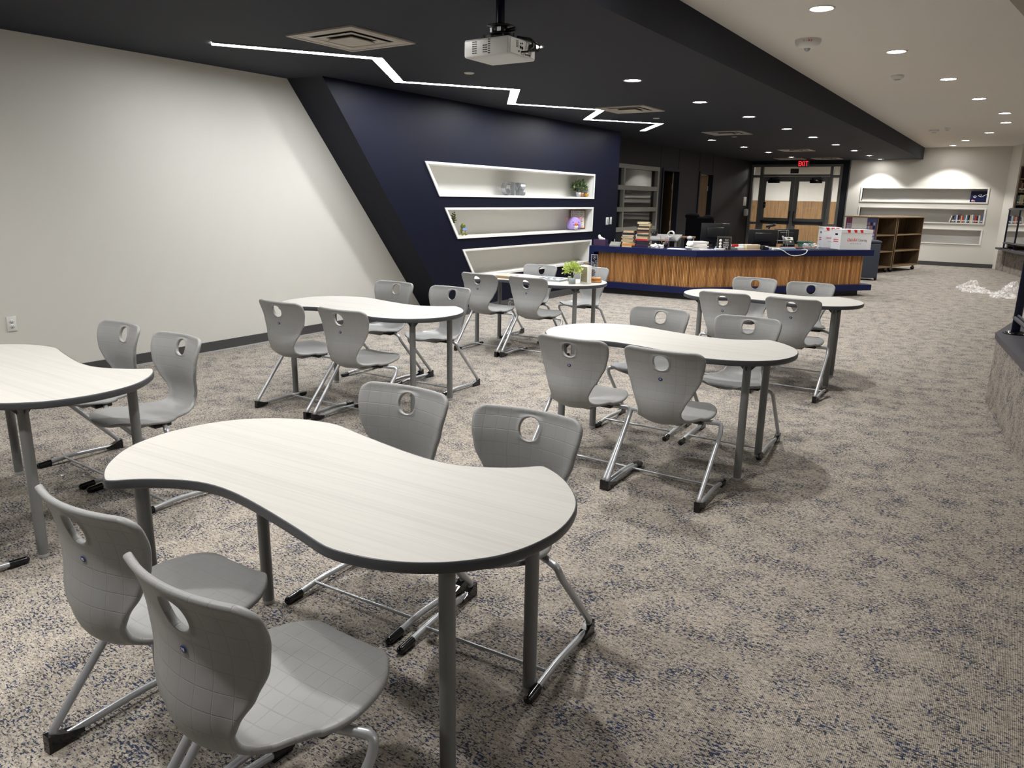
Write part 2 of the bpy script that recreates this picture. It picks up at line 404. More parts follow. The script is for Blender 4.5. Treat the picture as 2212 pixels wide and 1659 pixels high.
# window_1
b = MB(); fw = .085
b.box((XO-.13, WIN[0], WIN[3]-fw), (XO+.03, WIN[1], WIN[3])); b.box((XO-.13, WIN[0], WIN[2]), (XO+.03, WIN[1], WIN[2]+fw))
b.box((XO-.13, WIN[1]-fw, WIN[2]+fw), (XO+.03, WIN[1], WIN[3]-fw)); b.box((XO-.13, WIN[0], WIN[2]+fw), (XO+.03, WIN[0]+fw, WIN[3]-fw))
w1 = struct('window_1', b, M['grey_frame'])
b = MB(); b.box((XO-.1, 14.40, WIN[2]+fw), (XO+.02, 14.46, WIN[3]-fw)); obj('mullion', b, M['grey_frame'], w1)
for z in (1.82, 1.38):
    b = MB(); b.box((XO-.1, WIN[0]+fw, z-.045), (XO+.025, WIN[1]-fw, z+.045)); obj('rail', b, M['grey_frame'], w1)
for y0, y1 in ((WIN[0]+fw, 14.40), (14.46, WIN[1]-fw)):
    for z0, z1 in ((WIN[2]+fw, 1.335), (1.425, 1.775), (1.865, WIN[3]-fw)):
        b = MB(); b.box((XO-.055, y0, z0), (XO-.047, y1, z1)); obj('pane', b, M['window_glass'], w1)
# office doors
def office_door(name, D, ang, lite):
    b = MB(); j = .055
    b.box((XO-.15, D[0], 0), (XO+.025, D[0]+j, D[3])); b.box((XO-.15, D[1]-j, 0), (XO+.025, D[1], D[3])); b.box((XO-.15, D[0]+j, D[3]-j), (XO+.025, D[1]-j, D[3]))
    d = struct(name, b, M['dark_return'])
    leaf = MB(); w = D[1]-D[0]-2*j-.01
    leaf.box((-.022, -w, .01), (.022, 0, D[3]-j-.01))
    lo = obj('door_leaf', leaf, M['door_wood'], d, (XO-.12, D[1]-j-.005, 0), (0, 0, ang))
    if lite:
        l2 = MB(); l2.box((.0225, -w+.12, 1.0), (.026, -w+.22, 2.0)); obj('door_lite', l2, M['gloss_black'], lo)
    for z in (.35, 1.05, 1.9):
        h = MB(); h.box((.018, -.02, z-.06), (.03, .012, z+.06)); obj('hinge', h, M['galv'], lo)
    h = MB(); h.box((.022, -w+.05, .95), (.06, -w+.07, 1.02)); h.box((.055, -w+.05, .975), (.065, -w+.17, .995)); obj('door_handle', h, M['silver'], lo)
    return d
office_door('door_2', D1, math.radians(-132), False)
office_door('door_3', D2, math.radians(-38), True)

# end wall with double door and recessed shelves
EN = [(-3.82, -.77, 1.64, 2.035), (-3.82, -.77, 1.11, 1.515), (-3.82, -.77, .58, .985)]
EI = [(a+.04, c-.04, d+.03, e-.03) for a, c, d, e in EN]
b = MB(); grid_wall(b, [-4.16, -.43], [0, UZ], EI, lambda u0, z0, u1, z1: ((u0, YE, z0), (u1, YE+.12, z1)))
ew = struct('wall_end', b, M['white_wall'])
b = MB(); b.prism([(-.43, YE), (-.21, 22.47), (3, 22.47), (3, YE+.3), (-.43, YE+.3)], 0, 4.1); struct('wall_end.001', b, M['white_wall'])
DF = (-6.9, -4.35, 0, 2.655)
b = MB(); grid_wall(b, [-7.2, -4.16], [0, UZ], [DF], lambda u0, z0, u1, z1: ((u0, YE-.005, z0), (u1, YE+.14, z1))); struct('wall_door', b, M['dark_return'])
b = MB(); b.box((-4.185, YE-.02, 0), (-4.155, YE+.0, CZ)); struct('trim_1', b, M['dark_steel'])
for (a, c, d, e), (a2, c2, d2, e2) in zip(EN, EI):
    b = MB(); y0, y1 = YE+.005, YE+.16
    q = [(a2, d2), (c2, d2), (c2, e2), (a2, e2)]
    vs = [(x, y0, z) for x, z in q]+[(x, y1, z) for x, z in q]
    b.add(vs, [(i, (i+1) % 4, 4+(i+1) % 4, 4+i) for i in range(4)]+[(4, 5, 6, 7)])
    r_ = obj('recess', b, M['white_trim'], ew)
    b = MB(); yy0, yy1 = YE-.018, YE+.01
    b.box((a, yy0, e2), (c, yy1, e)); b.box((a, yy0, d), (c, yy1, d2)); b.box((a, yy0, d2), (a2, yy1, e2)); b.box((c2, yy0, d2), (c, yy1, e2))
    obj('recess_frame', b, M['white_trim'], r_)
# corridor behind the double door
b = MB(); b.box((-12, 26.0, 1.63), (1, 26.1, 3)); struct('wall_corridor', b, M['white_wall'])
for i in range(12):
    x0 = -12+i*1.05; b = MB(); b.box((x0, 25.97, 0), (x0+1.045, 26.0, 1.63)); b_ = obj('wainscot_panel', b, M['oak'], bpy.data.objects['wall_corridor'])
b = MB(); b.box((-12, YE+.14, 2.78), (1, 26.1, 2.9)); struct('ceiling.003', b, M['white_ceiling'])

# double door
b = MB(); F = .07; y0, y1 = YE-.03, YE+.1
b.box((DF[0], y0, 2.585), (DF[1], y1, 2.655)); b.box((DF[0], y0, 0), (DF[0]+F, y1, 2.585)); b.box((DF[1]-F, y0, 0), (DF[1], y1, 2.585))
b.box((-6.635, y0, 0), (-6.555, y1, 2.585)); b.box((-4.675, y0, 0), (-4.595, y1, 2.585)); b.box((-6.555, y0, 2.315), (-4.675, y1, 2.375))
for xa, xb in ((-6.83, -6.635), (-4.595, -4.42)):
    b.box((xa, y0, 2.285), (xb, y1, 2.355)); b.box((xa, y0, .93), (xb, y1, 1.0)); b.box((xa, y0, 0), (xb, y1, .1))
dd = struct('door_1', b, M['dark_steel'])
for xa, xb, za, zb in ((-6.555, -4.675, 2.375, 2.585), (-6.83, -6.635, 2.355, 2.585), (-4.595, -4.42, 2.355, 2.585), (-6.83, -6.635, 1.0, 2.285), (-4.595, -4.42, 1.0, 2.285), (-6.83, -6.635, .1, .93), (-4.595, -4.42, .1, .93)):
    b = MB(); b.box((xa, YE+.03, za), (xb, YE+.038, zb)); obj('pane', b, M['glass'], dd)
for xa, xb, hx in ((-6.55, -5.622, 1), (-5.612, -4.68, -1)):
    b = MB(); s_ = .108; yy0, yy1 = YE-.01, YE+.04
    b.box((xa, yy0, .01), (xa+s_, yy1, 2.31)); b.box((xb-s_, yy0, .01), (xb, yy1, 2.31))
    b.box((xa+s_, yy0, 2.175), (xb-s_, yy1, 2.31)); b.box((xa+s_, yy0, .945), (xb-s_, yy1, 1.13)); b.box((xa+s_, yy0, .01), (xb-s_, yy1, .24))
    lf = obj('door_leaf', b, M['dark_steel'], dd)
    for za, zb in ((1.13, 2.175), (.24, .945)):
        b = MB(); b.box((xa+s_, YE+.012, za), (xb-s_, YE+.02, zb)); obj('pane', b, M['glass'], lf)
    b = MB(); b.box((xa+.08, YE-.085, .985), (xb-.08, YE-.045, 1.045)); b.box((xa+.06, YE-.09, .975), (xa+.14, YE-.01, 1.055)); b.box((xb-.14, YE-.09, .975), (xb-.06, YE-.01, 1.055))
    obj('push_bar', b, M['black'], lf)
    c = xa+.18 if hx > 0 else xb-.51
    b = MB(); b.rbox((c, YE-.10, 2.13), (c+.33, YE-.01, 2.225), .008); b.tube([(c+.08, YE-.06, 2.23), (c+.06, YE-.16, 2.26), (c+.3, YE-.1, 2.28)], .012, 6); obj('door_closer', b, M['gloss_black'], lf)
    hxx = xb-.055 if hx > 0 else xa+.055
    b = MB(); b.tube([(hxx, YE-.02, 1.0), (hxx, YE-.09, 1.02), (hxx, YE-.09, 1.3), (hxx, YE-.02, 1.32)], .012, 8); obj('pull_handle', b, M['gloss_black'], lf)
tag(obj('notice_plate', MB().box((-5.77, YE-.036, 2.40), (-5.54, YE-.031, 2.535)), M['black']), 'small black notice plate on the glass above the double door', 'sign')
for i, z in enumerate((2.51, 2.475, 2.45, 2.425)):
    obj('print_line', MB().box((-5.75, YE-.0375, z-.004), (-5.56, YE-.036, z+.004)), M['text_grey'], bpy.data.objects['notice_plate'])
t = thing('card_reader', 'small black card reader on the left leaf of the double door', 'reader', (-6.43, YE-.012, 1.5))
obj('body', MB().rbox((-.035, -.025, -.085), (.035, 0, .085), .006), M['black'], t); obj('indicator', MB().ball((0, -.026, 0), .012, 8, 5), M['grey_plastic'], t)

# baseboards
b = MB(); b.box((XL, -6, .012), (XL+.012, 7.75, .105)); struct('baseboard_left', b, M['base'])
b = MB(); b.box((XL, -6, 0), (XL+.022, 7.75, .012)); struct('trim_2', b, M['grey_plastic'])
b = MB(); b.box((XN, 7.80, 0), (XN+.012, 11.55, .105)); struct('baseboard_niche', b, M['base'])
b = MB(); b.box((-4.15, YE-.012, 0), (-.43, YE, .105)); struct('baseboard_end', b, M['base'])
b = MB(); b.box((XO, 12.69, 0), (XO+.012, 13.3, .105)); b.box((XO, 17.46, 0), (XO+.012, 18.77, .105)); b.box((XO, 19.83, 0), (XO+.012, YE-.04, .105)); struct('baseboard_office', b, M['base'])

# raised platform on the right: carpeted sides, slate cap, railings
PZ = .58
PL = [(-.02, 7.16), (.17, 5.85), (.62, 2.6), (1.1, -1), (1.6, -5.9), (9.4, -5.9), (9.4, 22.4), (-.2, 22.4), (-.36, 22.95), (-.23, 22.6), (.255, 20.6), (.8, 18.5), (.85, 12.6), (.16, 8.5)]
b = MB(); b.prism(PL, 0, PZ-.03); pf = struct('floor.001', b, M['carpet'])
def strip(pts, w, z0, z1):
    bb = MB(); L = []
    for i, p in enumerate(pts):
        a = Vector(pts[max(i-1, 0)]); c = Vector(pts[min(i+1, len(pts)-1)]); d = (c-a).normalized(); n_ = Vector((-d.y, d.x)); L.append((Vector(p)-n_*.012, Vector(p)+n_*w))
    for i in range(len(L)-1): bb.prism([tuple(L[i][0]), tuple(L[i+1][0]), tuple(L[i+1][1]), tuple(L[i][1])], z0, z1)
    return bb
obj('edge_cap', strip([(1.1, -1), (.62, 2.6), (.17, 5.85), (-.02, 7.16)][::-1], .22, PZ-.045, PZ), M['slate'], pf)
obj('edge_cap', strip([(.85, 12.6), (.16, 8.5), (-.02, 7.16)], .2, PZ-.045, PZ-.001), M['slate'], pf)
obj('edge_cap', strip([(-.23, 22.6), (.255, 20.6), (.8, 18.5)][::-1], .2, PZ-.045, PZ), M['slate'], pf)

def railing(label, posts, rail_pairs, h=.92, w_=.03):
    t = thing('railing', label, 'railing', (*posts[0], PZ))
    o = Vector((*posts[0], PZ))
    for p in posts:
        q = Vector((*p, PZ))-o
        pb = MB(); pb.rbox((q.x-w_, q.y-w_, q.z+.01), (q.x+w_, q.y+w_, q.z+h), .006)
        po = obj('post', pb, M['navy_metal'], t)
        fb = MB(); fb.lathe([(0, .0), (.085, 0), (.085, .008), (.05, .022), (0, .022)], 20, xf=Matrix.Translation(q)); obj('base_flange', fb, M['gloss_black'], po)
    for a, c in rail_pairs:
        a = Vector((*a, PZ))-o; c = Vector((*c, PZ))-o; d = (c-a); n_ = Vector((-d.y, d.x, 0)).normalized()
        for z, nm in ((.13, 'bottom_rail'), (h+.01, 'top_rail')):
            rb = MB()
            for sgn in (-1, 1):
                rb.tube([a+n_*.02*sgn+Vector((0, 0, z)), c+n_*.02*sgn+Vector((0, 0, z))], .017, 8)
            rb.tube([a+Vector((0, 0, z+.022)), c+Vector((0, 0, z+.022))], .012, 8)
            obj(nm, rb, M['slate'], t)
        g = MB(); pts_ = [a+n_*.004, c+n_*.004, c-n_*.004, a-n_*.004]
        g.prism([(p.x, p.y) for p in pts_], .14, h); obj('glass_panel', g, M['clear'], t)
    return t
railing('navy post railing with clear panels on the near corner of the raised platform', [(.10, 7.20), (.47, 4.6), (.57, 10.3)], [((.10, 7.20), (.47, 4.6)), ((.10, 7.20), (.57, 10.3))])
railing('navy post railing with clear panel on the platform in front of the bookcase', [(-.245, 22.05), (-.03, 21.4), (.45, 20.0)], [((-.245, 22.05), (-.03, 21.4)), ((-.03, 21.4), (.45, 20.0))], w_=.02)

# ------------------------------------------------------------------ ceiling fixtures
def fixture_mesh(z):
    a = MB(); a.lathe([(.100, 0), (.098, -.006), (.088, -.008), (.083, -.002), (.080, .0)], 28)
    c = MB(); c.lathe([(0, -.003), (.05, -.003), (.080, -.001)], 28)
    return a, c
ra, rc = fixture_mesh(0); RING_D, LENS = ra.mesh('trim_ring', M['leg_grey']), rc.mesh('lens', M['lamp'])
RING_W = ra.mesh('trim_ring', M['white_plastic'])
spot_cache = {}
def spot(P, size=104):
    rad = .7 if size == 160 else .06
    blend = .28 if size < 115 else (.7 if size < 140 else 1.0)
    k = (P, size)
    if k not in spot_cache:
        L = bpy.data.lights.new('downlight_lamp', 'SPOT'); L.energy = P; L.spot_size = math.radians(size); L.spot_blend = blend
        L.shadow_soft_size = rad; L.color = LIGHT_COL; spot_cache[k] = L
    return spot_cache[k]
def downlight(x, y, z, P, label, group, ringm, size=104):
    t = thing('recessed_downlight', label, 'downlight', (x, y, z), 0, group)
    link('trim_ring', ringm, t); link('lens', LENS, t)
    link('downlight_lamp', spot(P, size), t, (0, 0, -.03))
ORD = ['first', 'second', 'third', 'fourth', 'fifth', 'sixth', 'seventh', 'eighth', 'ninth', 'tenth', 'eleventh', 'twelfth', 'thirteenth', 'fourteenth', 'fifteenth', 'sixteenth', 'seventeenth', 'eighteenth', 'nineteenth', 'twentieth', 'twenty-first', 'twenty-second']
G_N, G_W = 'downlights in the navy ceiling', 'downlights in the white ceiling'
AY = [(-3.45, 5.40), (-3.48, 7.36), (-3.48, 9.3), (-3.43, 11.15), (-3.42, 13.2), (-3.40, 15.0), (-3.40, 17.05), (-3.38, 19.05), (-3.38, 21.1), (-3.38, 22.78)]
for i, (x, y) in enumerate(AY):
    lab = 'round downlight in navy ceiling, half hidden behind the projector' if i == 0 else f'round downlight in navy ceiling, {ORD[i-1]} past the projector in the row beside the white soffit'
    downlight(x, y, CZ, P_NAVY, lab, G_N, RING_D)
for i, y in enumerate((15.03, 17.14, 19.11, 21.3)):
    downlight(-5.32, y, CZ, P_NAVY, f'round downlight in navy ceiling, {ORD[i]} in the short row over the desk', G_N, RING_D)
for i, (x, y) in enumerate(((-3.45, 3.45), (-3.45, 1.5), (-3.45, -.45), (-5.32, 1.5), (-5.32, -.45))):
    downlight(x, y, CZ, P_NEAR, f'navy ceiling downlight above the near tables, {ORD[i]} of the five nearer than the projector', G_N, RING_D, 158)
for i, (x, y) in enumerate(((-1.53, 6.57), (-1.27, 8.7), (-.97, 10.81), (-.74, 12.93), (-.47, 15.07), (-.48, 16.72), (-.8, 18.87), (-1.33, 20.89), (-1.70, 22.54))):
    downlight(x, y, UZ, P_WHITE, f'round downlight in white ceiling, {ORD[i]} of the curved row counting from the fire alarm', G_W, RING_W, 122 if i < 6 else 106)
for i, (x, y) in enumerate(((-1.78, 4.45), (-1.98, 2.3), (-2.1, .15))):
    downlight(x, y, UZ, P_WHITE, f'white ceiling downlight above the front tables, {ORD[i]} nearer than the fire alarm', G_W, RING_W, 122)
for i, (x, y) in enumerate(((4.2, 1), (4.2, 9), (4.2, 16), (7, 5), (7, 13))):
    downlight(x, y, 4.1, P_FILL, f'added fill lamp in the high ceiling over the platform, {ORD[i]} from the front', 'added fill lamps in the high ceiling', RING_W, 160)  # unseen lamps added as soft ambient fill from the right
for i, x in enumerate((-6.6, -4.4)):
    downlight(x, 24.3, 2.78, P_CORR, f'round downlight in the corridor behind the double door, {("left", "right")[i]} one', 'corridor downlights', RING_W, 174)

# zigzag LED channel
zz = [(-5.67, 4.05), (-4.92, 5.18), (-5.68, 6.30), (-4.90, 7.35), (-5.66, 8.40), (-4.92, 9.48), (-5.69, 10.50), (-4.94, 11.53), (-5.73, 12.62)]
hw = .05; A = [Vector(p) for p in zz]; Lp, Rp = [], []
for i, p in enumerate(A):
    if i in (0, len(A)-1):
        d = (A[1]-A[0] if i == 0 else A[-1]-A[-2]).normalized(); n_ = Vector((-d.y, d.x)); Lp.append(p+n_*hw); Rp.append(p-n_*hw)
    else:
        d0 = (p-A[i-1]).normalized(); d1 = (A[i+1]-p).normalized(); n0 = Vector((-d0.y, d0.x)); n1 = Vector((-d1.y, d1.x)); bi = (n0+n1).normalized()
        k = hw/bi.dot(n0); Lp.append(p+bi*k); Rp.append(p-bi*k)
b = MB(); fr_ = MB()
for i in range(len(A)-1):
    q = [tuple(Lp[i]), tuple(Lp[i+1]), tuple(Rp[i+1]), tuple(Rp[i])]; b.prism(q, CZ-.006, CZ-.001)
t = thing('zigzag_led_strip', 'zigzag white LED strip light set in the navy ceiling', 'light', (-5.3, 8.4, CZ))
o = obj('diffuser', b, M['led'], t); o.location = (5.3, -8.4, -CZ)
for i in range(len(A)-1):
    for side in (Lp, Rp):
        a, c = side[i], side[i+1]; d = (c-a).normalized(); n_ = Vector((-d.y, d.x))*(.006 if side is Lp else -.006)
        fr_.prism([tuple(a), tuple(c), tuple(c+n_), tuple(a+n_)] if side is Lp else [tuple(a+n_), tuple(c+n_), tuple(c), tuple(a)], CZ-.010, CZ)
o = obj('channel_edge', fr_, M['leg_grey'], t); o.location = (5.3, -8.4, -CZ)

# air diffusers
def vent_mesh(sz=.70):
    h = sz/2; fr_ = MB(); w = .03
    for a, c in (((-h, -h), (h, -h+w)), ((-h, h-w), (h, h)), ((-h, -h+w), (-h+w, h-w)), ((h-w, -h+w), (h, h-w))): fr_.box((*a, -.012), (*c, 0))
    bk = MB(); bk.box((-h+w, -h+w, -.003), (h-w, h-w, -.001))
    cones = []
    def sq(mb, r0, z0, r1, z1):
        vs = [(sx*r0, sy*r0, z0) for sx, sy in ((-1, -1), (1, -1), (1, 1), (-1, 1))]+[(sx*r1, sy*r1, z1) for sx, sy in ((-1, -1), (1, -1), (1, 1), (-1, 1))]
        mb.add(vs, [(i, (i+1) % 4, 4+(i+1) % 4, 4+i) for i in range(4)])
    for r0, r1 in ((h-w, h*.66), (h*.62, h*.40)):
        c = MB(); sq(c, r0, -.012, r1, -.004+.0); sq(c, r0, -.014, r0-.012, -.014); cones.append(c)
    ct = MB(); ct.box((-h*.36, -h*.36, -.024), (h*.36, h*.36, -.018)); sq(ct, h*.36, -.018, h*.30, -.006)
    return fr_.mesh('vent_frame', M['vent']), bk.mesh('duct', M['vent_dark']), [c.mesh('vent_cone', M['vent']) for c in cones], ct.mesh('vent_plate', M['vent'])
VM = vent_mesh()
for i, (x, y) in enumerate(((-4.53, 4.49), (-4.56, 9.62), (-4.54, 13.6), (-4.53, 18.5), (-4.6, 22.15))):
    t = thing('air_diffuser', f'square off white air diffuser in navy ceiling, {ORD[i]} of the five counting from the front', 'vent', (x, y, CZ), 0, 'air diffusers in the navy ceiling')
    link('vent_frame', VM[0], t); link('duct', VM[1], t); link('vent_plate', VM[3], t)
    for c in VM[2]: link('vent_cone', c, t)
t = thing('return_grille', 'flat grey return air grille in navy ceiling left of the exit sign', 'vent', (-5.55, 22.1, CZ))
obj('grille_frame', MB().box((-.36, -.33, -.01), (.36, .33, 0)), M['vent'], t)
for k in range(9):
    obj('slat', MB().box((-.33, -.30+k*.07, -.016), (.33, -.27+k*.07, -.0105)), M['vent'], t)
for i, (x, y) in enumerate(((-4.70, 6.23), (-4.70, 10.82), (-4.68, 14.43))):
    b = MB(); b.lathe([(0, -.008), (.04, -.008), (.048, -.003), (.05, 0)], 24)
    tag(obj('sprinkler_cover', b, M['vent'], None, (x, y, CZ)), f'small round off white sprinkler cover in navy ceiling, {ORD[i]} from the front', 'sprinkler', 'sprinkler covers')

# ceiling alarms
t = thing('fire_alarm', 'white domed fire alarm on the white ceiling, red lettering on its side', 'alarm', (-1.89, 7.73, UZ))
obj('body', MB().lathe([(.115, 0), (.116, -.02), (.108, -.045), (.075, -.07), (.03, -.075), (0, -.076)], 32), M['white_plastic'], t)
obj('strobe_lens', MB().lathe([(.03, -.074), (.02, -.095), (0, -.105)], 12), M['galv'], t)
for i, ch in enumerate('FIRE'):
    a = math.radians(-78+ (i-1.5)*11); b = text_mb(ch, .026, .002); nrm = Vector((math.cos(a), math.sin(a), -.18)).normalized()
    place(b, (.1165*math.cos(a), .1165*math.sin(a), -.026), nrm); obj('letter', b, M['red'], t)
def detector(x, y, r, lab):
    t = thing('smoke_detector', lab, 'detector', (x, y, UZ), 0, 'smoke detectors')
    obj('base', MB().lathe([(r, 0), (r, -.015), (r*.9, -.03), (r*.55, -.045)], 24), M['white_plastic'], t)
    obj('sensor_cap', MB().lathe([(r*.55, -.045), (r*.5, -.055), (0, -.056)], 20), M['vent'], t)
detector(-1.45, 10.26, .07, 'white smoke detector on white ceiling near the second downlight')
detector(-1.72, 17.86, .09, 'larger white smoke detector on white ceiling far down beside the soffit')
detector(-1.45, 17.41, .055, 'smaller white smoke detector on white ceiling far down, right of another')

# exit sign
t = thing('exit_sign', 'red lit EXIT sign hanging from the navy ceiling before the double door', 'sign', (-5.36, 22.85, CZ))
obj('housing', MB().rbox((-.165, -.03, -.20), (.165, .03, -.015), .02), M['dark_steel'], t); obj('canopy', MB().box((-.06, -.03, -.015), (.06, .03, 0)), M['dark_steel'], t)
for i, ch in enumerate('EXIT'):
    b = text_mb(ch, .19, .004, xs=.62); place(b, ((-.1, -.03, .035, .1)[i], -.033, -.107), (0, -1, 0)); obj('letter', b, M['exit_red'], t)

# projector on its pole
t = thing('projector', 'white ceiling projector hanging from a black pole mount', 'projector', (-2.815, 4.045, 2.40))
obj('body', MB().rbox((-.165, -.15, 0), (.165, .15, .105), .014, seg=3), M['projector_grey'], t)
b = MB()
for c0, rows, zt in ((-.10, 6, .083), (-.082+.0, 6, .083)):
    for r in range(rows): b.box((c0, -.1515, zt-r*.0125), (c0+.015, -.1495, zt-r*.0125+.0055))
for c0, rows, zt in ((-.052, 4, .06), (-.034, 4, .06), (-.013, 7, .09)):
    for r in range(rows): b.box((c0+.03, -.1515, zt-r*.0125), (c0+.045, -.1495, zt-r*.0125+.0055))
o = obj('vent_slots', b, M['black'], t); o['kind'] = 'stuff'
b = MB(); b.rbox((.1645, -.135, .012), (.169, .135, .095), .002); obj('rear_panel', b, M['white_plastic'], t)
b = MB()
for k in range(3):
    for j in range(5): b.box((.1685, -.075+k*.009, .05+j*.008), (.1702, -.070+k*.009, .055+j*.008))
o = obj('rear_slots', b, M['black'], t); o['kind'] = 'stuff'
for y_, z_, r_ in ((-.028, .055, .009), (-.008, .053, .009), (-.028, .075, .005), (-.01, .078, .005), (-.045, .03, .006), (.03, .022, .006), (.045, .022, .005), (.06, .022, .005), (.075, .022, .005)):
    b = MB(); b.lathe([(r_, 0), (r_, .002), (0, .002)], 10, xf=Matrix.Translation((.169, y_, z_)) @ Matrix.Rotation(PI/2, 4, 'Y')); obj('connector', b, M['gloss_black'], t)
obj('cable', MB().tube([(.17, -.02, .03), (.2, .0, .032), (.215, .04, .06), (.2, .05, .10), (.12, .04, .125)], .006, 8), M['black'], t)
obj('cable', MB().tube([(.17, .07, .055), (.215, .10, .05), (.22, .11, .08), (.18, .06, .115), (.1, .04, .13)], .007, 8), M['black'], t)
obj('plug_bundle', MB().rbox((.169, .06, .045), (.205, .10, .085), .006), M['black'], t)
b = MB(); b.box((-.1, -.015, .105), (.1, .015, .125)); b.box((-.015, -.12, .105), (.015, .13, .125)); b.rbox((-.055, -.055, .122), (.055, .055, .14), .004)
for a in (-.1, .1): b.tube([(a, 0, .10), (a, 0, .145)], .006, 8)
obj('mount_arms', b, M['black'], t)
obj('mount_collar', MB().lathe([(.0, .14), (.075, .14), (.075, .147), (.05, .15), (.05, .185), (.08, .188), (.08, .196), (.03, .198)], 28), M['black'], t)
obj('collar_label', MB().box((.012, -.0515, .156), (.04, -.0495, .18)), M['galv'], t); obj('collar_label', MB().box((-.045, -.045, .155), (-.03, -.04, .18)), M['galv'], t)
obj('adjust_knob', MB().tube([(.05, .0, .165), (.075, 0, .165), (.076, 0, .165), (.115, 0, .168)], .012, 10), M['black'], t)
obj('pole', MB().tube([(0, 0, .19), (0, 0, CZ-2.40)], .027, 18), M['navy_metal'], t)
obj('cable_loop', MB().tube([(-.13, 0, .105), (-.13, 0, .15), (-.125, 0, .155), (-.12, 0, .15), (-.12, 0, .105)], .003, 6), M['black'], t)

# ------------------------------------------------------------------ tables
H1 = [(.54, .408), (.60, .373), (.66, .32), (.71, .258), (.75, .195), (.777, .11), (.787, .02), (.78, -.05), (.762, -.125), (.728, -.198), (.685, -.25), (.64, -.293), (.59, -.327), (.54, -.353), (.48, -.373), (.41, -.385), (.335, -.388), (.24, -.36), (.11, -.325), (-.02, -.293), (-.15, -.268), (-.26, -.266), (-.34, -.288), (-.41, -.322), (-.47, -.362), (-.505, -.398), (-.523, -.409)]
OUT = H1+[(-x, -y) for x, y in H1]
def catmull(P, n=3):
    R_ = []; N = len(P)
    for i in range(N):
        p0, p1, p2, p3 = (Vector(P[(i+k) % N]) for k in (-1, 0, 1, 2))
        for k in range(n):
            t = k/n; R_.append(.5*((2*p1)+(p2-p0)*t+(2*p0-5*p1+4*p2-p3)*t*t+(3*p1-p0-3*p2+p3)*t**3))
    return R_
def smooth_loop(P, it=2):
    for _ in range(it): P = [P[i]*.5+(P[i-1]+P[(i+1) % len(P)])*.25 for i in range(len(P))]
    return P
OC = smooth_loop(catmull(OUT))
def offset(P, d):
    R_ = []
    for i in range(len(P)):
        t = (P[(i+1) % len(P)]-P[i-1]).normalized(); R_.append(P[i]+Vector((t.y, -t.x))*d)
    return R_
# OC runs clockwise or counter-clockwise? make it counter-clockwise
area = sum(OC[i-1].x*OC[i].y-OC[i].x*OC[i-1].y for i in range(len(OC)))
if area < 0: OC.reverse()
TZ, TT = .735, .032
def table_meshes():
    n = len(OC); inn = offset(OC, -.004)
    top = MB(); top.add([(p.x, p.y, TZ) for p in inn], [list(range(n))])
    prof = [(-.004, TZ), (-.002, TZ+.0006), (0, TZ-.002), (.0015, TZ-.008), (.0015, TZ-.022), (-.001, TZ-.029), (-.005, TZ-TT)]
    eb = MB(); vs = []; fs = []
    for d, z in prof: vs += [(p.x, p.y, z) for p in offset(OC, d)]
    for k in range(len(prof)-1):
        for i in range(n): j = (i+1) % n; fs.append((k*n+i, k*n+j, (k+1)*n+j, (k+1)*n+i))
    eb.add(vs, fs, True)
    und = MB(); und.add([(p.x, p.y, TZ-TT) for p in offset(OC, -.005)], [list(range(n))[::-1]])
    leg = MB(); leg.tube([(0, 0, .018), (0, 0, TZ-TT-.004)], .0225, 20)
    foot = MB(); foot.lathe([(0, 0), (.0215, 0), (.0225, .004), (.0225, .018)], 20)
    br = MB(); br.box((-.045, -.045, TZ-TT-.004), (.045, .045, TZ-TT))
    for a in (0, PI/2, PI, 1.5*PI):
        br.add([(.02, -.003, TZ-TT-.004), (.058, -.003, TZ-TT-.004), (.02, -.003, TZ-TT-.045), (.02, .003, TZ-TT-.004), (.058, .003, TZ-TT-.004), (.02, .003, TZ-TT-.045)], [(0, 1, 2), (5, 4, 3), (1, 4, 5, 2), (0, 3, 4, 1)], xf=Matrix.Rotation(a, 4, 'Z'))
    return dict(top=top.mesh('table_surface', M['laminate']), eb=eb.mesh('edge_band', M['edge']), und=und.mesh('underside', M['edge']), leg=leg.mesh('leg', M['leg_grey']), foot=foot.mesh('foot', M['grey_plastic']), br=br.mesh('leg_bracket', M['edge']))
TM = table_meshes()
LEGS = [(.577, -.208), (.567, .275), (-.577, .208), (-.567, -.275)]
TABLES = {'front': (-1.668, 1.512, 3.8, 'white wave-shaped table nearest the camera, dark edge band, nothing on it'),
 'left': (-3.955, 1.562, .6, 'white wave-shaped table cut off by the left edge of the photo'),
 'wall': (-4.13, 4.194, 3.6, 'bare white wave-shaped table in front of the slanted navy wall edge'),
 'middle': (-1.733, 4.333, .9, 'bare white wave-shaped table in the middle, right behind the front table'),
 'puzzle': (-4.23, 6.80, 3.0, 'white wave-shaped table holding a green plant and puzzle board'),
 'desk': (-1.806, 6.994, 4.5, 'bare white wave-shaped table nearest the wooden desk front')}
for k, (x, y, a, lab) in TABLES.items():
    t = thing('wave_table', lab, 'table', (x, y, 0), math.radians(a), 'wave shaped tables')
    link('table_surface', TM['top'], t); link('edge_band', TM['eb'], t); link('underside', TM['und'], t)
    for lx, ly in LEGS:
        l = link('leg', TM['leg'], t, (lx, ly, 0)); link('foot', TM['foot'], l); link('leg_bracket', TM['br'], l)

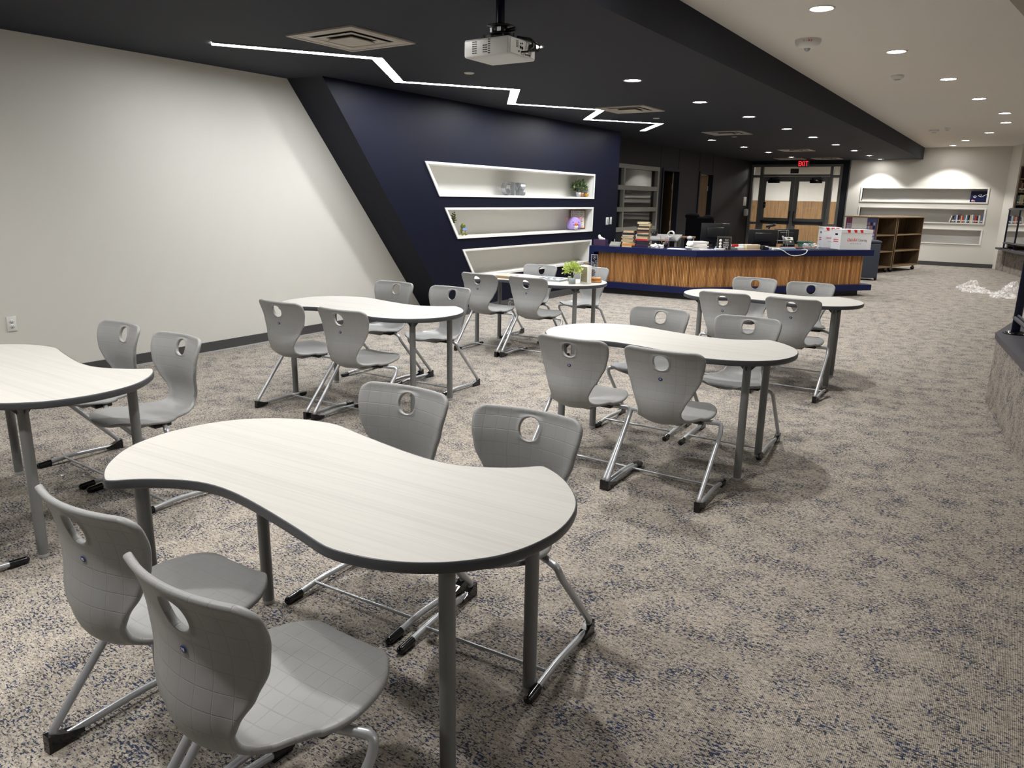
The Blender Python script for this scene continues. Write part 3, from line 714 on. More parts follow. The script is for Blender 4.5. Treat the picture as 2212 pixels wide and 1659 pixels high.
# ------------------------------------------------------------------ chairs
PROF = [(.512, .428), (.511, .440), (.500, .451), (.47, .457), (.40, .455), (.32, .445), (.24, .431), (.175, .419), (.125, .414), (.085, .422), (.050, .447), (.031, .484), (.026, .525), (.032, .565), (.043, .61), (.049, .66), (.043, .73), (.028, .785), (.011, .832)]
def resample(P, n):
    pts = [Vector((0, *p)) for p in P]; fine = []
    for i in range(len(pts)-1):
        p0 = pts[max(i-1, 0)]; p1 = pts[i]; p2 = pts[i+1]; p3 = pts[min(i+2, len(pts)-1)]
        for k in range(8):
            t = k/8; fine.append(.5*((2*p1)+(p2-p0)*t+(2*p0-5*p1+4*p2-p3)*t*t+(3*p1-p0-3*p2+p3)*t**3))
    fine.append(pts[-1]); L = [0]
    for i in range(1, len(fine)): L.append(L[-1]+(fine[i]-fine[i-1]).length)
    out = []; j = 0
    for i in range(n+1):
        s = L[-1]*i/n
        while j < len(L)-2 and L[j+1] < s: j += 1
        f = (s-L[j])/max(1e-9, L[j+1]-L[j]); out.append(fine[j].lerp(fine[j+1], f))
    return out, L[-1]
NV, NU = 60, 20
PR, SL = resample(PROF, NV)
def interp(tab, x):
    if x <= tab[0][0]: return tab[0][1]
    for (a, va), (c, vc) in zip(tab, tab[1:]):
        if x <= c:
            t = (x-a)/(c-a); t = t*t*(3-2*t)*.5+t*.5; return va+(vc-va)*t
    return tab[-1][1]
ds = SL/NV
def s_of_z(z):                          # arclength where the back reaches height z
    best = min(range(NV//2, NV+1), key=lambda i: abs(PR[i].z-z)); return best*ds
WID = [(.0, .220), (.22, .222), (.27, .212), (.33, .190), (.38, .160), (s_of_z(.44), .130), (s_of_z(.47), .121), (s_of_z(.505), .121), (s_of_z(.55), .140), (s_of_z(.60), .172), (s_of_z(.68), .205), (s_of_z(.76), .223), (SL, .228)]
def width(s):
    w = interp(WID, s); rc = .045; d = SL-s
    if s < .21: w *= .10+.90*(1-(1-s/.21)**2.3)**.52
    if d < rc: w -= rc*(1-math.sqrt(max(0, 1-((rc-d)/rc)**2)))
    return w
def surf(x, s):
    f = min(max(s/ds, 0), NV-1e-6); i = int(f); p = PR[i].lerp(PR[i+1], f-i)
    tg = (PR[i+1]-PR[i]).normalized(); nx_, nz_ = tg.z, -tg.y           # towards the sitter: up on the seat, forward on the back
    q = (x/.225)**2; A = interp(AMP, s); y = p.y+A*q*abs(nx_); z = p.z+A*q*max(0, nz_)*(1 if p.z < .56 or s < SL*.5 else max(0, (.66-p.z)/.10) if p.z < .66 else 0)
    if s < SL*.55:
        e = min(1, max(0, (s-.03)/.08)); z -= .014*e*max(0, abs(x)/max(width(s), .01)-.72)/.28*(1 if s < SL*.36 else 0)
    return Vector((x, y, z))
AMP = [(0, .004), (.25, .012), (.34, .035), (s_of_z(.43), .10), (s_of_z(.48), .12), (s_of_z(.56), .085), (s_of_z(.66), .058), (SL, .050)]
HS = s_of_z(.757); HR = .0415; HRS = .044
def chair_shell():
    bm = bmesh.new(); uvl = bm.loops.layers.uv.new('UVMap'); info = {}
    def vert(x, s):
        v = bm.verts.new(surf(x, s)); info[v] = (x, s); return v
    g = [[None]*(NU+1) for _ in range(NV+1)]
    ih = round(HS/ds); nb = 4; i0, i1 = ih-nb, ih+nb
    cu = NU//2
    # column block: choose symmetric columns spanning about +-.062
    wu = width(HS); kb = max(2, round(.066/(wu/(NU/2)))); j0, j1 = cu-kb, cu+kb
    for i in range(NV+1):
        for j in range(NU+1):
            if i0 < i < i1 and j0 < j < j1: continue
            u = (j-cu)/cu; g[i][j] = vert(u*width(i*ds), i*ds)
    for i in range(NV):
        for j in range(NU):
            if i0 <= i < i1 and j0 <= j < j1: continue
            bm.faces.new((g[i][j], g[i][j+1], g[i+1][j+1], g[i+1][j]))
    loop = [g[i0][j] for j in range(j0, j1)]+[g[i][j1] for i in range(i0, i1)]+[g[i1][j] for j in range(j1, j0, -1)]+[g[i][j0] for i in range(i1, i0, -1)]
    prev = loop; K = 4
    for k in range(1, K+1):
        cur = []
        for v in loop:
            x, s = info[v]; a = math.atan2(s-ih*ds, x); cx, cs = HR*math.cos(a), ih*ds+HRS*math.sin(a); f = k/K
            cur.append(vert(x+(cx-x)*f, s+(cs-s)*f))
        for q in range(len(loop)):
            r = (q+1) % len(loop); bm.faces.new((prev[q], prev[r], cur[r], cur[q]))
        prev = cur
    for f in bm.faces:
        for l in f.loops: l[uvl].uv = (info[l.vert][0]+.5+.02425, info[l.vert][1])
    bmesh.ops.recalc_face_normals(bm, faces=bm.faces[:])
    me = bpy.data.meshes.new('seat_shell'); bm.to_mesh(me); bm.free()
    for p in me.polygons: p.use_smooth = True
    me.materials.append(M['chair'])
    o = bpy.data.objects.new('tmp', me); COL.objects.link(o)
    vg = o.vertex_groups.new(name='rim'); cnt = {}
    for p in me.polygons:
        for e in p.edge_keys: cnt[e] = cnt.get(e, 0)+1
    rim = {v for e, k in cnt.items() if k == 1 for v in e}; ring1 = {v for p in me.polygons if any(q in rim for q in p.vertices) for v in p.vertices}
    for v in me.vertices: vg.add([v.index], 1.0 if v.index in rim else (.75 if v.index in ring1 else .5), 'REPLACE')
    md = o.modifiers.new('s', 'SOLIDIFY'); md.thickness = .022; md.offset = 0; md.use_even_offset = True; md.vertex_group = 'rim'; md.thickness_vertex_group = 0
    md.edge_crease_rim = 0
    md = o.modifiers.new('u', 'SUBSURF'); md.levels = 1; md.render_levels = 1; md.uv_smooth = 'PRESERVE_CORNERS'
    dg = bpy.context.evaluated_depsgraph_get(); me2 = bpy.data.meshes.new_from_object(o.evaluated_get(dg)); me2.name = 'seat_shell'
    bpy.data.objects.remove(o)
    for p in me2.polygons: p.use_smooth = True
    return me2
SHELL = chair_shell()
def bezier_round(P, r, n=5):
    P = [Vector(p) for p in P]; out = [P[0]]
    for i in range(1, len(P)-1):
        a, p, c = P[i-1], P[i], P[i+1]; d0 = (a-p); d1 = (c-p); k = min(r, d0.length*.48, d1.length*.48)
        s0 = p+d0.normalized()*k; s1 = p+d1.normalized()*k
        for q in range(n+1): t = q/n; out.append(s0*(1-t)**2+p*2*t*(1-t)+s1*t*t)
    out.append(P[-1]); return out
def chair_parts():
    D = {}
    for sgn, nm in ((-1, 'l'), (1, 'r')):
        path = bezier_round([(sgn*.105, .25, .412), (sgn*.19, .28, .413), (sgn*.262, .315, .405), (sgn*.268, .298, .365), (sgn*.262, .020, .055), (sgn*.260, .035, .022), (sgn*.259, .10, .026), (sgn*.257, .30, .033), (sgn*.257, .47, .017)], .055, 6)
        D['fr'+nm] = MB().tube(path, .0125, 12).mesh('side_frame', M['silver'])
        hb = MB(); hb.prism([(-.018, .0), (.085, .012), (.085, .026), (.04, .036), (.005, .052), (-.016, .056)], -.0155, .0155, xf=Matrix.Translation((sgn*.2605, .018, 0)) @ Matrix(((0, 0, 1, 0), (1, 0, 0, 0), (0, 1, 0, 0), (0, 0, 0, 1))))
        D['heel'+nm] = hb.mesh('heel_glide', M['gloss_black'])
        cb = MB(); cb.tube([(sgn*.257, .42, .021), (sgn*.257, .478, .0165), (sgn*.257, .488, .0165)], .0158, 12); cb.ball((sgn*.257, .487, .0162), .0155, 12, 6); cb.box((sgn*.257-.011, .42, 0), (sgn*.257+.011, .485, .012))
        D['toe'+nm] = cb.mesh('toe_cap', M['gloss_black'])
        bk = MB(); bk.rbox((sgn*.135-.045, .235, .402), (sgn*.135+.045, .33, .426), .008); D['br'+nm] = bk.mesh('mount_block', M['black'])
    D['bar'] = MB().tube([(-.257, .345, .032), (.257, .345, .032)], .0065, 10).mesh('crossbar', M['silver'])
    u = MB(); u.rbox((-.09, .16, .396), (.09, .36, .418), .008); D['under'] = u.mesh('seat_support', M['chair'])
    # badge on the back
    z = .672; i = int(s_of_z(z)/ds); y = PR[i].y-.0075; tl = PR[i+1]-PR[i]; nrm = Vector((0, -tl.z, tl.y)).normalized()
    e = MB(); e.lathe([(0, .0012), (.010, .0012), (.0115, 0)], 20, xf=Matrix.Scale(.72, 4, (0, 1, 0))); place(e, (0, y, z), nrm); D['badge'] = e.mesh('badge', M['blue_logo'])
    tx = text_mb('VS', .0095, .0006, xs=1.0); place(tx, Vector((0, y, z))+nrm*.0016, nrm); D['let'] = tx.mesh('badge_letters', M['white_print'])
    return D
CP = chair_parts()
def make_chair():
    t = link('school_chair', None)
    link('seat_shell', SHELL, t)
    for s in 'lr':
        f = link('side_frame', CP['fr'+s], t); link('heel_glide', CP['heel'+s], f); link('toe_cap', CP['toe'+s], f); link('mount_block', CP['br'+s], f)
    link('crossbar', CP['bar'], t); link('seat_support', CP['under'], t)
    bd = link('badge', CP['badge'], t); bd['label'] = 'small blue maker badge below the hand hole'; link('badge_letters', CP['let'], bd)
    return t
CH = [('front', 'near left', -1.845, .79, 2, 'grey plastic chair at the front table, second nearest the camera, back turned'),
 ('front', 'near right', -1.292, .708, 0, 'grey plastic chair nearest the camera at the front table, back turned, seat showing'),
 ('front', 'far left', -1.955, 2.22, 183, 'grey plastic chair across the front table, facing it, left of that pair'),
 ('front', 'far right', -1.375, 2.23, 184, 'grey plastic chair across the front table, facing it, right of that pair'),
 ('left', 'near right', -3.63, .80, 0, 'grey plastic chair almost out of the picture at lower left, only a foot showing'),
 ('left', 'far left', -4.265, 2.35, 178, 'grey plastic chair behind the left table, the one closer to the wall outlet'),
 ('left', 'far right', -3.675, 2.335, 178.5, 'grey plastic chair behind the left table, the one farther from the wall outlet'),
 ('wall', 'near left', -4.335, 3.44, 2, 'grey plastic chair with back to us at the table by the white wall, left one'),
 ('wall', 'near right', -3.73, 3.46, 3, 'grey plastic chair with back to us at the table by the white wall, right one'),
 ('wall', 'far left', -4.57, 5.02, 181, 'grey plastic chair facing us against the white wall, behind a bare table'),
 ('wall', 'far right', -3.955, 5.05, 180, 'grey plastic chair facing us before the navy wall, at a bare table'),
 ('middle', 'near left', -1.985, 3.53, .5, 'grey plastic chair with back to us at the middle table, left one'),
 ('middle', 'near right', -1.44, 3.535, 1.5, 'grey plastic chair with back to us at the middle table, right one'),
 ('middle', 'far left', -2.045, 5.04, 181, 'grey plastic chair across the middle table facing us, left one'),
 ('middle', 'far right', -1.415, 5.04, 181, 'grey plastic chair across the middle table facing us, right one'),
 ('puzzle', 'near left', -4.495, 6.07, 0, 'grey plastic chair with back to us at the puzzle table, left one'),
 ('puzzle', 'near right', -3.925, 6.10, 1, 'grey plastic chair with back to us at the puzzle table, right one'),
 ('puzzle', 'far left', -4.53, 7.45, 180, 'grey plastic chair behind the puzzle board, under the lowest wall recess'),
 ('puzzle', 'far right', -3.96, 7.62, 181, 'grey plastic chair behind the potted plant on the puzzle table'),
 ('desk', 'near left', -2.005, 6.22, 1, 'grey plastic chair with back to us at the table before the wooden desk, left one'),
 ('desk', 'near right', -1.435, 6.21, 0, 'grey plastic chair with back to us at the table before the wooden desk, right one'),
 ('desk', 'far left', -2.15, 7.74, 181, 'grey plastic chair right in front of the wooden desk slats, left one'),
 ('desk', 'far right', -1.59, 7.66, 181, 'grey plastic chair right in front of the wooden desk slats, right one')]
proto = make_chair()
for i, (tb, side, x, y, a, lab) in enumerate(CH):
    c = proto if i == 0 else copy_tree(proto)
    c.location = (x, y, 0); c.rotation_euler = (0, 0, math.radians(a)); tag(c, lab, 'chair', 'grey chairs around the wave tables')

# ------------------------------------------------------------------ circulation desk
DZ = .80
A_, B_, C_ = Vector((-6.13, 11.59)), Vector((-4.25, 11.72)), Vector((-2.04, 14.45))
nAB = Vector((-.068, .998)); nBC = Vector((-.777, .629)); bis = (nAB+nBC).normalized(); kk = 1/bis.dot(nAB)
def deskline(d, ea=0, ec=0):
    dAB = (B_-A_).normalized(); dBC = (C_-B_).normalized()
    return [A_+nAB*d+dAB*ea, B_+bis*kk*d, C_+nBC*d-dBC*ec]
def desk_poly(d0, d1, ea=0, ec=0): return [tuple(p) for p in deskline(d0, ea, ec)]+[tuple(p) for p in deskline(d1, ea, ec)[::-1]]
t = thing('library_desk', 'long angled navy library desk with wood slat front', 'desk', (0, 0, 0))
obj('counter', MB().prism(desk_poly(0, .72), .70, DZ), M['navy_lam'], t)
obj('plinth', MB().prism(desk_poly(-.02, .72, 0, -.02), .10, .20), M['navy_lam'], t)
obj('toe_kick', MB().prism(desk_poly(.09, .6, 0, .17), 0, .10), M['toe'], t)
obj('carcass', MB().prism(desk_poly(.14, .66, .02, .12), .20, .70), M['navy_lam'], t)
obj('end_panel', MB().prism([tuple(A_), tuple(A_+(B_-A_).normalized()*.09), tuple(A_+(B_-A_).normalized()*.09+nAB*.6), tuple(A_+nAB*.6)], .2, .70), M['navy_lam'], t)
b = MB(); sl = []
L0 = deskline(.105, .13, .12)
for (p, q, n_) in ((L0[0], L0[1], nAB), (L0[1], L0[2], nBC)):
    L = (q-p).length; N = int(L/.0265); d = (q-p)/N; dn = d.normalized()
    for k in range(N):
        a = p+d*k; w = d.length; tone = .12+.5*random.random()
        if random.random() < .15: tone *= .5
        if random.random() < .08: tone += .3
        prof = [(0, .016), (w*.16, -.003), (w*.5, -.012), (w*.84, -.003), (w, .016)]
        o0 = len(b.f)
        pts2 = [a+dn*u+n_*v for u, v in prof]; m_ = len(pts2)
        b.add([(x.x, x.y, .2) for x in pts2]+[(x.x, x.y, .70) for x in pts2], [(i, i+1, m_+i+1, m_+i) for i in range(m_-1)], True)
        sl += [tone]*(len(b.f)-o0)
me = b.mesh('slat_front', M['tambour']); at = me.attributes.new('slat', 'FLOAT', 'FACE'); at.data.foreach_set('value', sl)
o = link('slat_front', me, t); o['kind'] = 'stuff'; o['label'] = 'vertical rounded wood slats in mixed brown tones'
wq = [deskline(.722)[1], deskline(.722, 0, .25)[2], deskline(1.5, 0, .25)[2], deskline(1.5)[1]]
obj('work_surface', MB().prism([tuple(p) for p in wq], .68, .715), M['navy_lam'], t)
wq = [deskline(1.2)[1], deskline(1.2, 0, .35)[2], deskline(1.24, 0, .35)[2], deskline(1.24)[1]]
obj('work_panel', MB().prism([tuple(p) for p in wq], 0, .68), M['navy_lam'], t)

# things on the desk
def book(x, y, z, w, d, h, rz, cover, lab, grp, page=None):
    t = thing('book', lab, 'book', (x, y, z), rz, grp)
    c = MB(); c.box((-w/2, -d/2, 0), (w/2, d/2, .003)); c.box((-w/2, -d/2, h-.003), (w/2, d/2, h)); c.box((-w/2, d/2-.004, .003), (w/2, d/2, h-.003))
    if cover is not None: obj('cover', c, cover, t)
    p = MB(); p.box((-w/2+.004, -d/2+.004, .003), (w/2-.004, d/2-.004, h-.003)); obj('pages', p, page or M['pages'], t)
    return t
M['pages'] = mat('book pages', lin((.80, .73, .60)), .8)
bc = lambda n, c: mat(n, lin(c), .5)
M['bk_black'] = bc('black cover', (.08, .08, .09)); M['bk_red'] = bc('red cover', (.72, .16, .12)); M['bk_navy'] = bc('navy cover', (.10, .13, .25)); M['bk_plum'] = bc('plum cover', (.20, .10, .25)); M['bk_orange'] = bc('orange cover', (.78, .50, .22)); M['bk_tan'] = bc('tan cover', (.55, .45, .33)); M['bk_maroon'] = bc('maroon cover', (.42, .22, .20)); M['bk_cream'] = bc('cream cover', (.80, .74, .60)); M['bk_green'] = bc('dark green cover', (.13, .2, .18)); M['bk_blue'] = bc('blue cover', (.28, .38, .58)); M['bk_white'] = bc('white cover', (.85, .85, .83)); M['bk_grey'] = bc('grey cover', (.45, .46, .48)); M['bk_teal'] = bc('teal cover', (.3, .5, .52))
ang0 = math.atan2(.13, 1.9)
def stack(x, y, spec, grp, where, rz0):
    z = DZ
    for i, (h, cv, w, cname) in enumerate(spec):
        pos = 'bottom' if i == 0 else ('top' if i == len(spec)-1 else f'{ORD[i]} from the bottom')
        book(x+random.uniform(-.012, .012), y+random.uniform(-.01, .01), z, w, .17, h, rz0+random.uniform(-.12, .12)+(PI if cv in ('bk_plum', 'bk_black', 'bk_navy', 'bk_red', 'bk_green', 'bk_maroon', 'bk_orange') else 0), M[cv], f'{cname} book lying {pos} in the {where} stack on the desk', grp)
        z += h+.0005
stack(-5.50, 11.80, [(.026, 'bk_cream', .17, 'cream'), (.03, 'bk_orange', .22, 'orange'), (.03, 'bk_cream', .2, 'pale cream'), (.032, 'bk_tan', .21, 'thick tan'), (.026, 'bk_tan', .2, 'tan'), (.026, 'bk_tan', .21, 'brown'), (.03, 'bk_grey', .2, 'grey'), (.034, 'bk_black', .2, 'cream paged'), (.034, 'bk_tan', .18, 'pale tan')], 'books in the left desk stack', 'shorter', math.radians(14))
stack(-5.26, 11.90, [(.024, 'bk_plum', .21, 'plum'), (.03, 'bk_plum', .22, 'dark plum'), (.028, 'bk_black', .22, 'black'), (.028, 'bk_navy', .22, 'navy'), (.03, 'bk_red', .2, 'red'), (.025, 'bk_cream', .19, 'cream'), (.02, 'bk_tan', .2, 'tan'), (.03, 'bk_green', .21, 'dark green'), (.022, 'bk_cream', .2, 'pale'), (.024, 'bk_maroon', .21, 'maroon'), (.028, 'bk_black', .21, 'black'), (.032, 'bk_tan', .2, 'pale tan'), (.025, 'bk_black', .21, 'black'), (.033, 'bk_cream', .2, 'cream'), (.032, 'bk_cream', .19, 'cream')], 'books in the right desk stack', 'taller', math.radians(10))
t = thing('tissue_box', 'purple tissue box at the left end of the desk', 'tissue box', (-5.98, 11.72, DZ), .07)
M['plum_box'] = mat('plum card', lin((.24, .14, .27)), .6)
obj('carton', MB().box((-.11, -.06, 0), (.11, .06, .105)), M['plum_box'], t)
b = MB(); b.ball((0, 0, .12), .04, 10, 8, sc=(1, .6, .8)); b.ball((-.03, 0, .15), .028, 8, 6, sc=(1, .6, 1.3)); b.ball((.045, 0, .115), .03, 8, 6, sc=(1.2, .5, .6)); obj('tissue', b, M['paper'], t)
t = thing('tape_dispenser', 'grey desktop label machine lying left of the short book stack', 'machine', (-5.70, 11.72, DZ), .3)
obj('body', MB().add([(-.09, -.08, 0), (.09, -.08, 0), (.09, .08, 0), (-.09, .08, 0), (-.09, -.08, .02), (.09, -.08, .02), (.09, .08, .075), (-.09, .08, .075)], [(3, 2, 1, 0), (4, 5, 6, 7), (0, 1, 5, 4), (1, 2, 6, 5), (2, 3, 7, 6), (3, 0, 4, 7)]), M['grey_frame'], t)
obj('lever', MB().tube([(-.03, .03, .06), (-.02, .05, .12)], .006, 6), M['grey_plastic'], t)
def crumple(name, label, cat, loc, size, mat_, seed, parts=1, flat=.45, sub=3):
    rng = random.Random(seed); bm = bmesh.new(); bmesh.ops.create_icosphere(bm, subdivisions=sub, radius=1)
    for v in bm.verts:
        n_ = v.co.normalized(); k = 1+.28*math.sin(5*n_.x+seed)*math.cos(4*n_.y+2*seed)+rng.uniform(-.22, .22)
        v.co = Vector((n_.x*size[0]*k, n_.y*size[1]*k, max(0, (n_.z*.5+.5)*size[2]*2*k*(1 if n_.z > -.4 else .0))))
    mb = MB(); mb.bm(bm, False); return tag(obj(name, mb, mat_, None, loc), label, cat)
crumple('crumpled_cloth', 'crumpled white tissue lying on the desk beside the pencil cup', 'tissue', (-5.0, 11.85, DZ), (.10, .06, .03), M['paper'], 3)
t = thing('pencil_cup', 'black mesh pencil cup with pencils on the desk', 'pencil cup', (-4.98, 12.12, DZ))
obj('cup', MB().lathe([(0, 0), (.045, 0), (.048, .085), (.044, .085), (.042, .004), (0, .004)], 16), M['black'], t)
for i, (a, c, L) in enumerate(((-.06, M['honey'], .19), (.05, M['honey'], .18), (.02, M['bk_orange'], .17), (.07, M['purple'], .17))):
    tag(obj('pencil', MB().tube([(a*.3, .01*i-.015, .005), (a*1.1, .02*i-.03, L)], .0055, 6), c, None, (-4.98, 12.12, DZ)), f'{("yellow pencil leaning left", "yellow pencil leaning right", "orange pencil", "lilac pen")[i]} standing in the black pencil cup', 'pencil', 'pencils in the cup')
def sheets(x, y, z, n, rz, lab, w=.28, d=.215, h=.022):
    for i in range(n):
        b = MB(); b.box((-w/2, -d/2, 0), (w/2, d/2, h)); o = obj('paper_ream', b, M['paper'], None, (x+random.uniform(-.015, .015), y+random.uniform(-.015, .015), z+i*(h+.0003)), (0, 0, rz+random.uniform(-.12, .12)))
        tag(o, f'white paper block, {ORD[i]} from the bottom of the pile on the desk bend', 'paper', 'paper pile on the desk')
sheets(-4.36, 12.02, DZ, 6, .75, '')
tag(obj('paper_sheet', MB().box((-.14, -.1, 0), (.14, .1, .008)), M['paper'], None, (-4.64, 11.86, DZ), (0, 0, .1)), 'loose white papers lying flat left of the paper pile', 'paper')
t = thing('sanitizer_pump', 'white pump bottle with round top behind the paper pile', 'bottle', (-4.62, 12.35, DZ))
obj('bottle', MB().lathe([(0, 0), (.035, 0), (.03, .02), (.018, .09), (.03, .12)], 14), M['white_plastic'], t); obj('round_top', MB().ball((0, 0, .165), .047, 14, 8, sc=(1, 1, .75)), M['grey_plastic'], t)
# framed desk sign
t = thing('framed_sign', 'small framed black sign with white lettering on the desk', 'sign', (-3.98, 12.22, DZ), math.radians(28))
M['sign_frame'] = mat('dark brown frame', lin((.33, .30, .25)), .5)
b = MB()
for a, c in (((-.115, 0), (.115, .014)), ((-.115, .206), (.115, .22)), ((-.115, .014), (-.101, .206)), ((.101, .014), (.115, .206))): b.box((a[0], -.01, a[1]), (c[0], .012, c[1]))
obj('frame', b, M['sign_frame'], t); obj('board', MB().box((-.101, -.004, .014), (.101, .006, .206)), M['bk_black'], t)
for tx, sz, px, pz in (('YOU', .03, .035, .165), ('NEED', .036, .03, .125), ('BOOKS', .03, .03, .085), ('READ', .034, .03, .05)):
    b = text_mb(tx, sz, .001, xs=.95); place(b, (px, -.0052, pz), (0, -1, 0)); obj('lettering', b, M['white_print'], t)
for i in range(3):
    b = MB(); b.lathe([(0, .001), (.024, .001), (.024, 0)], 14); place(b, (-.06, -.0052, .055+i*.05), (0, -1, 0)); obj('round_print', b, M['white_print'], t)
def monitor(name, lab, loc, rz, w, h, back=False, z0=.115):
    t = thing(name, lab, 'monitor', loc, rz)
    obj('housing', MB().rbox((-w/2, -.02, z0), (w/2, .02, z0+h), .006), M['black'], t)
    if not back: obj('screen', MB().box((-w/2+.012, -.0225, z0+.02), (w/2-.012, -.0195, z0+h-.012)), M['screen'], t)
    else:
        obj('rear_cover', MB().rbox((-w*.3, -.045, z0+h*.25), (w*.3, -.018, z0+h*.8), .012), M['black'], t)
    s_ = MB(); s_.rbox((-.03, .0, .01), (.03, .03, z0+h*.5), .004); s_.rbox((-.12, -.09, 0), (.12, .09, .012), .004); obj('stand', s_, M['black'], t)
    return t
WZ = .715
monitor('desktop_monitor', 'black monitor behind the framed sign, screen turned away', (-4.53, 13.35, WZ+.0), math.radians(28), .50, .34, True, .14)
monitor('desktop_monitor', 'wide black monitor beside the wire rack on the desk', (-3.80, 13.78, WZ), math.radians(30), .50, .30, True, .09)
monitor('desktop_monitor', 'black monitor with a teal sticker behind the desk phone', (-3.70, 15.02, WZ), math.radians(32), .46, .28, True, .09)
tag(obj('sticker', MB().box((-.03, -.0475, 0), (.03, -.0460, .02)), M['teal'], None, (-3.70, 15.02, WZ+.33), (0, 0, math.radians(32))), 'small teal sticker on the monitor behind the phone', 'sticker')
t = thing('document_camera', 'black document camera arm rising above the right monitors', 'camera', (-3.97, 14.75, WZ))
obj('base', MB().rbox((-.08, -.06, 0), (.08, .06, .02), .005), M['black'], t); obj('arm', MB().tube([(0, 0, .02), (-.02, 0, .3), (.02, 0, .41)], .014, 8), M['black'], t); obj('camera_head', MB().rbox((-.06, -.04, 0), (.11, .04, .05), .008, xf=Matrix.Translation((.02, 0, .40)) @ Matrix.Rotation(-.25, 4, 'Y')), M['black'], t)
t = thing('wire_rack', 'thin grey wire rack standing beside the wide black monitor', 'rack', (-3.52, 14.02, WZ), math.radians(30))
b = MB()
for z in (.0, .19, .37): b.tube([(-.09, -.06, z+.006), (.09, -.06, z+.006), (.09, .06, z+.006), (-.09, .06, z+.006), (-.09, -.06, z+.006)], .004, 6)
for x_, y_ in ((-.09, -.06), (.09, -.06), (.09, .06), (-.09, .06)): b.tube([(x_, y_, 0), (x_, y_, .376)], .004, 6)
obj('wire_frame', b, M['grey_frame'], t)
t = thing('desk_phone', 'dark desk phone with pale display panel left of the green bin', 'phone', (-3.50, 14.52, WZ), math.radians(35))
obj('riser', MB().box((-.11, -.01, 0), (.11, .16, .075)), M['phone'], t)
xf = Matrix.Translation((0, 0, .075)) @ Matrix.Rotation(math.radians(48), 4, 'X')
obj('body', MB().rbox((-.10, 0, 0), (.10, .20, .03), .008, xf=xf), M['phone'], t); obj('handset', MB().rbox((-.125, .0, .02), (-.075, .21, .055), .012, xf=xf), M['phone'], t)
obj('display_panel', MB().box((-.055, .12, .0305), (.085, .19, .033), xf=xf), M['phone_panel'], t); obj('display', MB().box((-.02, .14, .0335), (.04, .175, .035), xf=xf), M['black'], t); obj('dial_button', MB().ball((.03, .08, .031), .018, 10, 6, xf=xf, sc=(1, 1, .3)), M['phone_panel'], t)
b = MB(); b.prism([(0, 0), (.13, 0), (.13, .13)], -.06, .06, xf=Matrix.Translation((0, 0, .075)) @ Matrix(((0, 0, 1, 0), (1, 0, 0, 0), (0, 1, 0, 0), (0, 0, 0, 1)))); obj('stand', b, M['phone'], t)
t = thing('green_bin', 'teal plastic bin on the desk behind the clutter', 'bin', (-3.28, 14.78, WZ), .6)
b = MB(); b.add([(-.09, -.07, 0), (.09, -.07, 0), (.09, .07, 0), (-.09, .07, 0), (-.115, -.09, .16), (.115, -.09, .16), (.115, .09, .16), (-.115, .09, .16)], [(3, 2, 1, 0), (0, 1, 5, 4), (1, 2, 6, 5), (2, 3, 7, 6), (3, 0, 4, 7)])
obj('tub', b, M['teal'], t)
b = MB()
for a, c in (((-.125, -.1), (.125, -.085)), ((-.125, .085), (.125, .1)), ((-.125, -.085), (-.11, .085)), ((.11, -.085), (.125, .085))): b.box((*a, .15), (*c, .165))
obj('rim', b, M['teal'], t); obj('label_card', MB().box((-.03, -.0905, .05), (.03, -.083, .11)), M['pinkgrey'], t)
# clutter along the front edge of the right wing
dBC = (C_-B_).normalized(); angBC = math.atan2(dBC.y, dBC.x)
def on_desk(u, v): p = B_+dBC*u+nBC*v; return (p.x, p.y, DZ)
CL = [('paper_strip', 'white paper strip at the left end of the desk clutter', 'paper', .26, .12, .26, .07, .018, 'paper', .10),
 ('paper_strip', 'second white paper strip, thicker, in the desk clutter', 'paper', .52, .13, .20, .06, .03, 'paper', -.15), ('grey_pouch', 'grey pencil pouch beside the paper strips', 'pouch', .70, .10, .18, .08, .045, 'bk_grey', -.2),
 ('marker_tray', 'dark grey tray of small supplies in the desk clutter', 'tray', .76, .26, .20, .12, .05, 'phone', .1), ('red_stapler', 'small red stapler in the desk clutter', 'stapler', .90, .30, .11, .05, .085, 'bk_red', .2),
 ('white_roll', 'white paper bundle at the front of the clutter', 'paper', .90, .17, .15, .06, .05, 'paper', .1), ('wood_ruler', 'pale wooden ruler lying at the front of the clutter', 'ruler', 1.02, .06, .44, .035, .012, 'pinkgrey', .03),
 ('label_roll_box', 'cream box of labels in the desk clutter', 'box', 1.16, .20, .26, .10, .085, 'bk_cream', 0), ('black_pouch', 'black pouch in the middle of the desk clutter', 'pouch', 1.37, .17, .16, .10, .07, 'bk_black', .3),
 ('blue_folder', 'pale blue folder lying across the back of the clutter', 'folder', .98, .46, .60, .18, .03, 'light_blue', -.08), ('white_folder', 'white folded paper on the pale blue folder', 'paper', 1.16, .46, .40, .14, .04, 'paper', .0),
 ('blue_strip', 'long pale blue strip reaching right from the clutter', 'strip', 1.70, .22, .62, .05, .03, 'light_blue', -.12), ('small_charger', 'white charger block in front of the blue strip', 'charger', 1.54, .07, .15, .06, .035, 'white_plastic', .1),
 ('brown_tray', 'flat brown tray before the white boxes', 'tray', 2.28, .52, .55, .16, .02, 'bk_maroon', -.1), ('wire_tray', 'thin grey wire tray on the right wing of the desk', 'tray', 2.55, .12, .5, .12, .012, 'phone', 0)]
for nm, lab, cat, u, v, L, w, h, mm, ra in CL:
    px_, py_, pz_ = on_desk(u, v); o = obj(nm, MB().rbox((-L/2, -w/2, 0), (L/2, w/2, h), min(.004, h*.3)), M[mm], None, (px_, py_, pz_+(.0305 if nm == 'white_folder' else 0)), (0, 0, angBC+ra)); tag(o, lab, cat)
